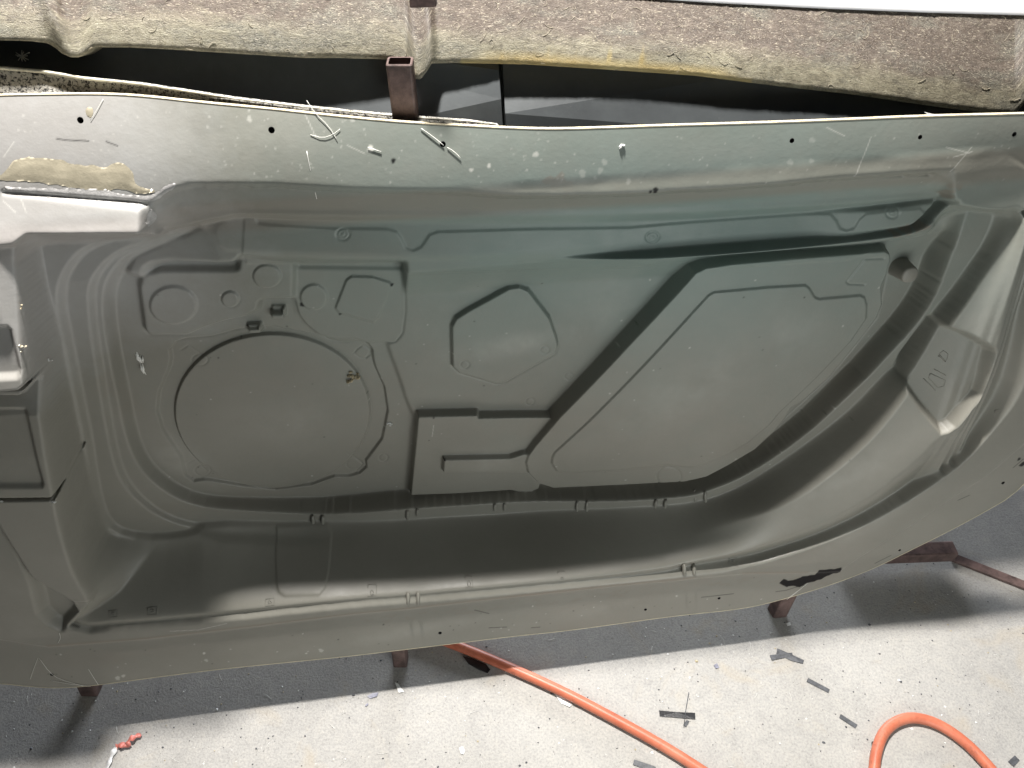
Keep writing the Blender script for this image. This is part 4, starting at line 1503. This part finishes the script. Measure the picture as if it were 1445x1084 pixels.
# back wall of the workshop far behind
bm = bmesh.new()
for x, z in ((-6, 0), (6, 0), (6, 3.2), (-6, 3.2)):
    bm.verts.new((x, 4.5, z))
bm.faces.new(bm.verts)
tag(from_bm('back_wall', bm, plain('workshop_wall', (.10, .105, .12), .7, .3, 3), None, False), kind='structure')

bm = bmesh.new()  # dark ceiling out of view, added to block world light from above
for x, y in ((-6, -4), (6, -4), (6, 7), (-6, 7)):
    bm.verts.new((x, y, 3.4))
bm.faces.new(bm.verts)
tag(from_bm('unseen_ceiling', bm, plain('workshop_ceiling', (.09, .09, .095), .8, .3, 2), None, False), kind='structure')

# ------------------------------------------------------------------ hose
HP = [(380, 800), (470, 845), (560, 880), (650, 913), (701, 934), (791, 974), (861, 1011), (930, 1049), (978, 1079), (1040, 1120), (1110, 1160), (1180, 1172), (1222, 1140), (1233, 1095), (1236, 1060), (1248, 1030), (1270, 1015), (1294, 1012),
      (1326, 1022), (1360, 1045), (1391, 1076), (1425, 1118), (1470, 1180)]
HR = .0088
hp = FLOOR(HP, HR)
hp = chaikin(hp, 3, False)
M_HOSE, nt, b = mat('orange_rubber')
co = coords(nt)
c = ramp(nt, noise(nt, co, 20, 6, .7), [(.3, (.43, .115, .062)), (.7, (.58, .175, .098))])
c = mix(nt, ramp(nt, noise(nt, co, 45, 6, .8, .8), [(.55, (0, 0, 0)), (.70, (.75,) * 3)]), c, (.17, .06, .04))
c = mix(nt, ramp(nt, noise(nt, co, 9, 5, .7, .3), [(.50, (0, 0, 0)), (.75, (.45,) * 3)]), c, (.60, .30, .20))
nt.links.new(c, b.inputs['Base Color'])
b.inputs['Roughness'].default_value = .42
bump(nt, b, noise(nt, co, 300, 3, .6), .15, .001)
o = from_bm('air_hose', tube_bm(hp, HR, 16), M_HOSE)
tag(o, 'orange rubber air hose running from under the mould and looping over the concrete', 'hose')


# ------------------------------------------------------------------ bits lying on the floor
def flat_piece(name, pts, material, label, cat, group=None, thick=.0006, z=.0012, curl=.0015):
    P = FLOOR(pts, z)
    c = P.mean(0)
    bm = bmesh.new()
    a, bb = [], []
    for i, p in enumerate(P):
        dz = curl * (1 if i % 3 == 0 else .3 if i % 3 == 1 else 0)
        a.append(bm.verts.new((p[0] - c[0], p[1] - c[1], thick + dz)))
        bb.append(bm.verts.new((p[0] - c[0], p[1] - c[1], dz * .9)))
    bm.faces.new(a)
    bm.faces.new(bb[::-1])
    for k in range(len(P)):
        bm.faces.new((a[k], bb[k], bb[(k + 1) % len(P)], a[(k + 1) % len(P)]))
    bmesh.ops.recalc_face_normals(bm, faces=bm.faces)
    o = from_bm(name, bm, material, None, False)
    o.location = (c[0], c[1], .0006)
    return tag(o, label, cat, group)


G = 'torn tape strips on the floor'
flat_piece('tape_strip', [(1097, 915), (1108, 919), (1135, 931), (1133, 936), (1117, 932), (1096, 922)], M_TAPE, 'charcoal tape strip crossed over another at the shadow edge below the mould', 'tape strip', G, z=.003)
flat_piece('tape_strip', [(1086, 925), (1118, 921), (1119, 926), (1089, 932)], M_TAPE, 'shorter charcoal tape strip lying under the crossed one at the shadow edge', 'tape strip', G)
flat_piece('tape_strip', [(1140, 957), (1171, 973), (1169, 978), (1138, 962)], M_TAPE, 'dull charcoal tape strip alone between the crossed strips and the hose loop', 'tape strip', G)
flat_piece('tape_strip', [(1186, 1008), (1210, 1023), (1207, 1028), (1184, 1013)], M_TAPE, 'short charcoal tape strip just above left of the hose loop', 'tape strip', G)
flat_piece('tape_strip', [(930, 1003), (955, 1005), (981, 1006), (981, 1015), (955, 1013), (931, 1011)], M_BLACKTAPE, 'black tape strip crossed by a thin wire near the middle of the floor', 'tape strip', G)
flat_piece('tape_strip', [(895, 1072), (925, 1082), (927, 1092), (893, 1079)], M_TAPE, 'charcoal tape strip cut by the bottom edge of the photo beside the hose', 'tape strip', G)
flat_piece('plastic_chip', [(1422, 1075), (1432, 1066), (1439, 1073), (1430, 1082)], M_TAPE, 'square grey plastic chip with a pale dot right of the hose loop', 'plastic chip')
flat_piece('plastic_chip', [(964, 1023), (969, 1016), (973, 1018), (968, 1026)], M_TAPE, 'tiny grey chip just under the wire and black tape strip', 'plastic chip')
flat_piece('paper_scrap', [(557, 963), (562, 965), (570, 976), (563, 978), (560, 970)], M_WHITE, 'white torn triangular scrap below the middle foot of the frame', 'scrap')
M_BLUE = plain('blue_grey_plastic', (.22, .22, .27), .5, .3, 100)
flat_piece('plastic_chip', [(518, 983), (526, 978), (534, 977), (532, 983), (522, 986)], M_BLUE, 'blue grey flake left of the white torn triangular scrap', 'plastic chip')
flat_piece('plastic_chip', [(515, 996), (519, 992), (520, 994), (517, 997)], M_BLUE, 'tiny dark flake under the blue grey flake', 'plastic chip')
flat_piece('paper_scrap', [(648, 1056), (653, 1053), (656, 1060), (654, 1065), (650, 1063)], M_WHITE, 'small white oval scrap alone on the concrete left of the hose', 'scrap')
flat_piece('plastic_scrap', [(783, 980), (795, 985), (808, 994), (804, 998), (792, 993)], M_WHITE, 'crinkled white and black scrap touching the underside of the straight hose', 'scrap', None)
flat_piece('plastic_chip', [(1007, 939), (1012, 936), (1015, 942), (1010, 944)], M_BLUE, 'pale grey flake left of the crossed tape strips', 'plastic chip')
flat_piece('plastic_chip', [(1109, 880), (1115, 878), (1116, 882), (1111, 884)], M_WHITE, 'pale square chip beside the angled foot in the shade', 'plastic chip')
flat_piece('tape_strip', [(653, 927), (666, 929), (686, 937), (692, 946), (688, 950), (676, 945), (661, 938)], M_BLACKTAPE, 'glossy black crumpled tape tucked against the hose under the sill edge', 'tape strip', G, .001, .003, .005)
flat_piece('tape_strip', [(1229, 1048), (1232, 1046), (1236, 1062), (1240, 1086), (1236, 1088), (1231, 1066)], M_TAPE, 'narrow dark strip standing along the left side of the hose loop', 'tape strip', G, .001, .002, .004)
w = FLOOR([(972, 977), (968, 1000), (965, 1026)], .003)
o = from_bm('thin_wire', tube_bm(w, .0006, 6), M_TAPE)
tag(o, 'thin dark wire lying across the black tape strip', 'wire')
# clear strip with red tape end
CLR = plain('clear_plastic', (.62, .62, .62), .2, .35, 80)
t_ = empty('taped_strip', tuple(FLOOR([(160, 1070)])[0]))
tag(t_, 'clear plastic strip with a twisted red tape end near the lower left corner', 'plastic strip')


def ribbon(name, pts, wd, material, parent):
    P = np.array([FLOOR([(x, y)], z)[0] for x, y, z in pts]) - np.array(parent.location)
    P = chaikin(P, 2, False)
    bm = bmesh.new()
    a = []
    for i, p in enumerate(P):
        d = P[min(i + 1, len(P) - 1)] - P[max(i - 1, 0)]
        n = np.array([-d[1], d[0], .35 * math.sin(i * .8) * np.linalg.norm(d)])
        n /= np.linalg.norm(n)
        k = wd * (0.8 + .35 * math.sin(i * 1.3))
        a.append((bm.verts.new(p + n * k / 2), bm.verts.new(p - n * k / 2)))
    for x, y in zip(a[:-1], a[1:]):
        bm.faces.new((x[0], x[1], y[1], y[0]))
    o = from_bm(name, bm, material, parent)
    m_ = o.modifiers.new('thickness', 'SOLIDIFY')
    m_.thickness = .0006
    return o


ribbon('clear_tail', [(145, 1100, .002), (153, 1077, .003), (159, 1064, .005), (164, 1052, .004)], .009, CLR, t_)
ribbon('red_end', [(163, 1055, .004), (170, 1050, .010), (180, 1054, .006), (181, 1044, .012), (190, 1040, .010), (199, 1036, .004)], .010, M_RED, t_)

# fine grit, chips and fibres too many to count
bm = bmesh.new()
for k in range(520):
    px, py = rng.uniform(0, 1445), rng.uniform(790, 1084)
    p = FLOOR([(px, py)])[0]
    r = rng.uniform(.0007, .0022) * (1 if rng.random() < .93 else 1.8)
    n = rng.integers(4, 7)
    a0 = rng.uniform(0, 6.28)
    vs = [bm.verts.new((p[0] + r * rng.uniform(.6, 1.2) * math.cos(a0 + 6.28 * i / n), p[1] + r * rng.uniform(.4, 1.1) * math.sin(a0 + 6.28 * i / n), .0003)) for i in range(n)]
    tp = bm.verts.new((p[0], p[1], .0004 + r * .5))
    mi = 0 if rng.random() < .55 else (1 if rng.random() < .6 else 2)
    for i in range(n):
        f = bm.faces.new((vs[i], vs[(i + 1) % n], tp))
        f.material_index = mi
o = from_bm('floor_grit', bm, M_TAPE, None, False)
o.data.materials.append(M_WHITE)
o.data.materials.append(M_CRUMB)
tag(o, 'dark and pale grit scattered over the concrete floor', 'grit', kind='stuff')
bm = bmesh.new()
for k in range(60):
    px, py = rng.uniform(0, 1445), rng.uniform(880, 1084)
    a0 = rng.uniform(0, 3.14)
    L = rng.uniform(6, 16)
    p = FLOOR([(px, py), (px + L * .5 * math.cos(a0) + rng.normal(0, 1), py + L * .5 * math.sin(a0) + rng.normal(0, 1)), (px + L * math.cos(a0), py + L * math.sin(a0))], .0009)
    tube_bm(p, .00025, 4, bm)
o = from_bm('floor_fibres', bm, M_FIBRE)
tag(o, 'short pale fibres scattered over the concrete floor', 'fibres', kind='stuff')

# ------------------------------------------------------------------ strands and crumbs lying on the mould
GF = 'loose glass strands on the mould'


def strand(pts, r, label, h=0.0, lift=.0004):
    P = []
    for i, (x, y) in enumerate(pts):
        p, n = surf(x, y, h)
        q = p + n * (r + lift * (1 if 0 < i < len(pts) - 1 else .1))
        P.append(L2W(*q))
    P = chaikin(np.array(P), 1 if len(P) > 2 else 0, False)
    r = r * .45
    o = from_bm('glass_strand', tube_bm(P, r, 6), M_FIBRE)
    return tag(o, label, 'glass strand', GF)


strand([(594, 181), (610, 192), (626, 205)], .0010, 'straight white strand running into the drilled hole right of the upright tube')
strand([(631, 208), (640, 213), (650, 223)], .0009, 'shorter white strand leading away from the drilled hole right of the upright tube')
strand([(433, 213), (438, 240), (447, 280)], .0009, 'long pale strand hanging straight over the upper belt edge')
strand([(433, 142), (445, 160), (464, 178), (476, 198)], .0007, 'bent fine strand near the top edge left of the upright tube')
strand([(438, 190), (455, 195), (470, 190), (480, 182)], .0006, 'thin curved strand just below the bent one at the top flange')
strand([(146, 140), (137, 156), (128, 170)], .0005, 'fine grey strand beside the amber resin drip at the top left')
strand([(519, 208), (538, 214)], .0010, 'stubby white strand with a knob below left of the upright tube')
strand([(54, 928), (48, 943), (43, 958)], .0006, 'left strand of the tangle at the lower left corner of the mould')
strand([(56, 929), (70, 948), (84, 958), (118, 968)], .0006, 'long strand crossing the corner hole at the lower left of the mould')
strand([(72, 960), (100, 965), (128, 968)], .0006, 'flat strand running to the left foot along the bottom edge')
strand([(125, 944), (132, 955), (139, 966)], .0006, 'short slanting strand above the left foot')
strand([(1139, 823), (1128, 832), (1110, 846)], .0005, 'fine strand below the black chip at the lower right of the sill')
strand([(84, 893), (86, 900), (82, 907)], .0007, 'tiny curled strand at the left end of the sill groove')
# star of fibres on the black panel
bm = bmesh.new()
for k in range(11):
    a = 2 * math.pi * k / 11 + rng.uniform(-.2, .2)
    L = rng.uniform(6, 15)
    p0_, p1_ = PT(31, 79, -.094), PT(31 + L * math.cos(a), 79 + L * .7 * math.sin(a), -.094 + .0006 * L * math.sin(a))
    tube_bm([p0_, (p0_ + p1_) / 2 + NH * .001, p1_], .0005, 5, bm)
o = from_bm('fibre_tuft', bm, M_FIBRE)
tag(o, 'star shaped tuft of white fibres on the black panel at the upper left', 'fibre tuft')


def crumb(name, px, py, h, r, material, label, cat, n=7, flat=.5):
    p, nn = surf(px, py, h)
    o_ = L2W(*p)
    bm = bmesh.new()
    nw = Vector(UH * nn[0] + VH * nn[1] + NH * nn[2])
    for k in range(n):
        c = Vector(UH * rng.normal(0, r * .45) + VH * rng.normal(0, r * .45)) + nw * (r * .3)
        m_ = bmesh.ops.create_icosphere(bm, subdivisions=1, radius=r * rng.uniform(.3, .55))
        for vtx in m_['verts']:
            vtx.co = Vector((vtx.co.x * rng.uniform(.6, 1.3), vtx.co.y * rng.uniform(.6, 1.3), vtx.co.z * flat)) + c
    o = from_bm(name, bm, material, None, False)
    o.location = o_
    return tag(o, label, cat)


crumb('debris_crumb', 497, 530, -.09, .008, M_CRUMB, 'tan crumbly lump stuck at the upper right of the speaker disc', 'crumb', 12)
crumb('white_chip', 551, 597, -.095, .0045, M_WHITE, 'small white chip on the right side of the speaker ring', 'chip', 5)
crumb('resin_bead', 46, 470, .005, .0045, M_RESIN, 'amber bead low on the dark wall beside the upper hinge block', 'resin bead', 5)
crumb('resin_bead', 46, 414, .0, .0032, M_CRUMB, 'brown bead higher on the dark wall beside the upper hinge block', 'resin bead', 4)
crumb('white_chip', 56, 524, .004, .0035, M_WHITE, 'white chip at the right end of the upper hinge block slit', 'chip', 5)
crumb('white_chip', 3, 706, .006, .0035, M_WHITE, 'pale chip in the lower hinge block slit at the left edge', 'chip', 4)
crumb('white_chip', 76, 707, .006, .0035, M_WHITE, 'white chip at the corner of the lower hinge block slit', 'chip', 4)
crumb('resin_bead', 875, 205, 0, .0042, M_WHITE, 'pale filled bolt hole plug on the right half of the top flange', 'plug', 4)
# torn white shreds on the hinge side of the inner panel
bm = bmesh.new()
p, nn = surf(199, 512, -.098)
for k in range(9):
    a = rng.uniform(.9, 2.0)
    L = rng.uniform(.010, .024)
    d = UH * (math.cos(a) * .5 + rng.normal(0, .15)) - VH * math.copysign(math.sin(a), rng.normal())
    st_ = L2W(*p) + UH * rng.normal(0, .002) + NH * .001
    tube_bm([st_, st_ + d * L * .5 + NH * .003, st_ + d * L + NH * .001], .001, 5, bm, radii=[.0006, .0016, .0003])
o = from_bm('fibre_tuft', bm, M_FIBRE)
tag(o, 'feathery white fibre shred on the panel left of the speaker disc', 'fibre tuft')
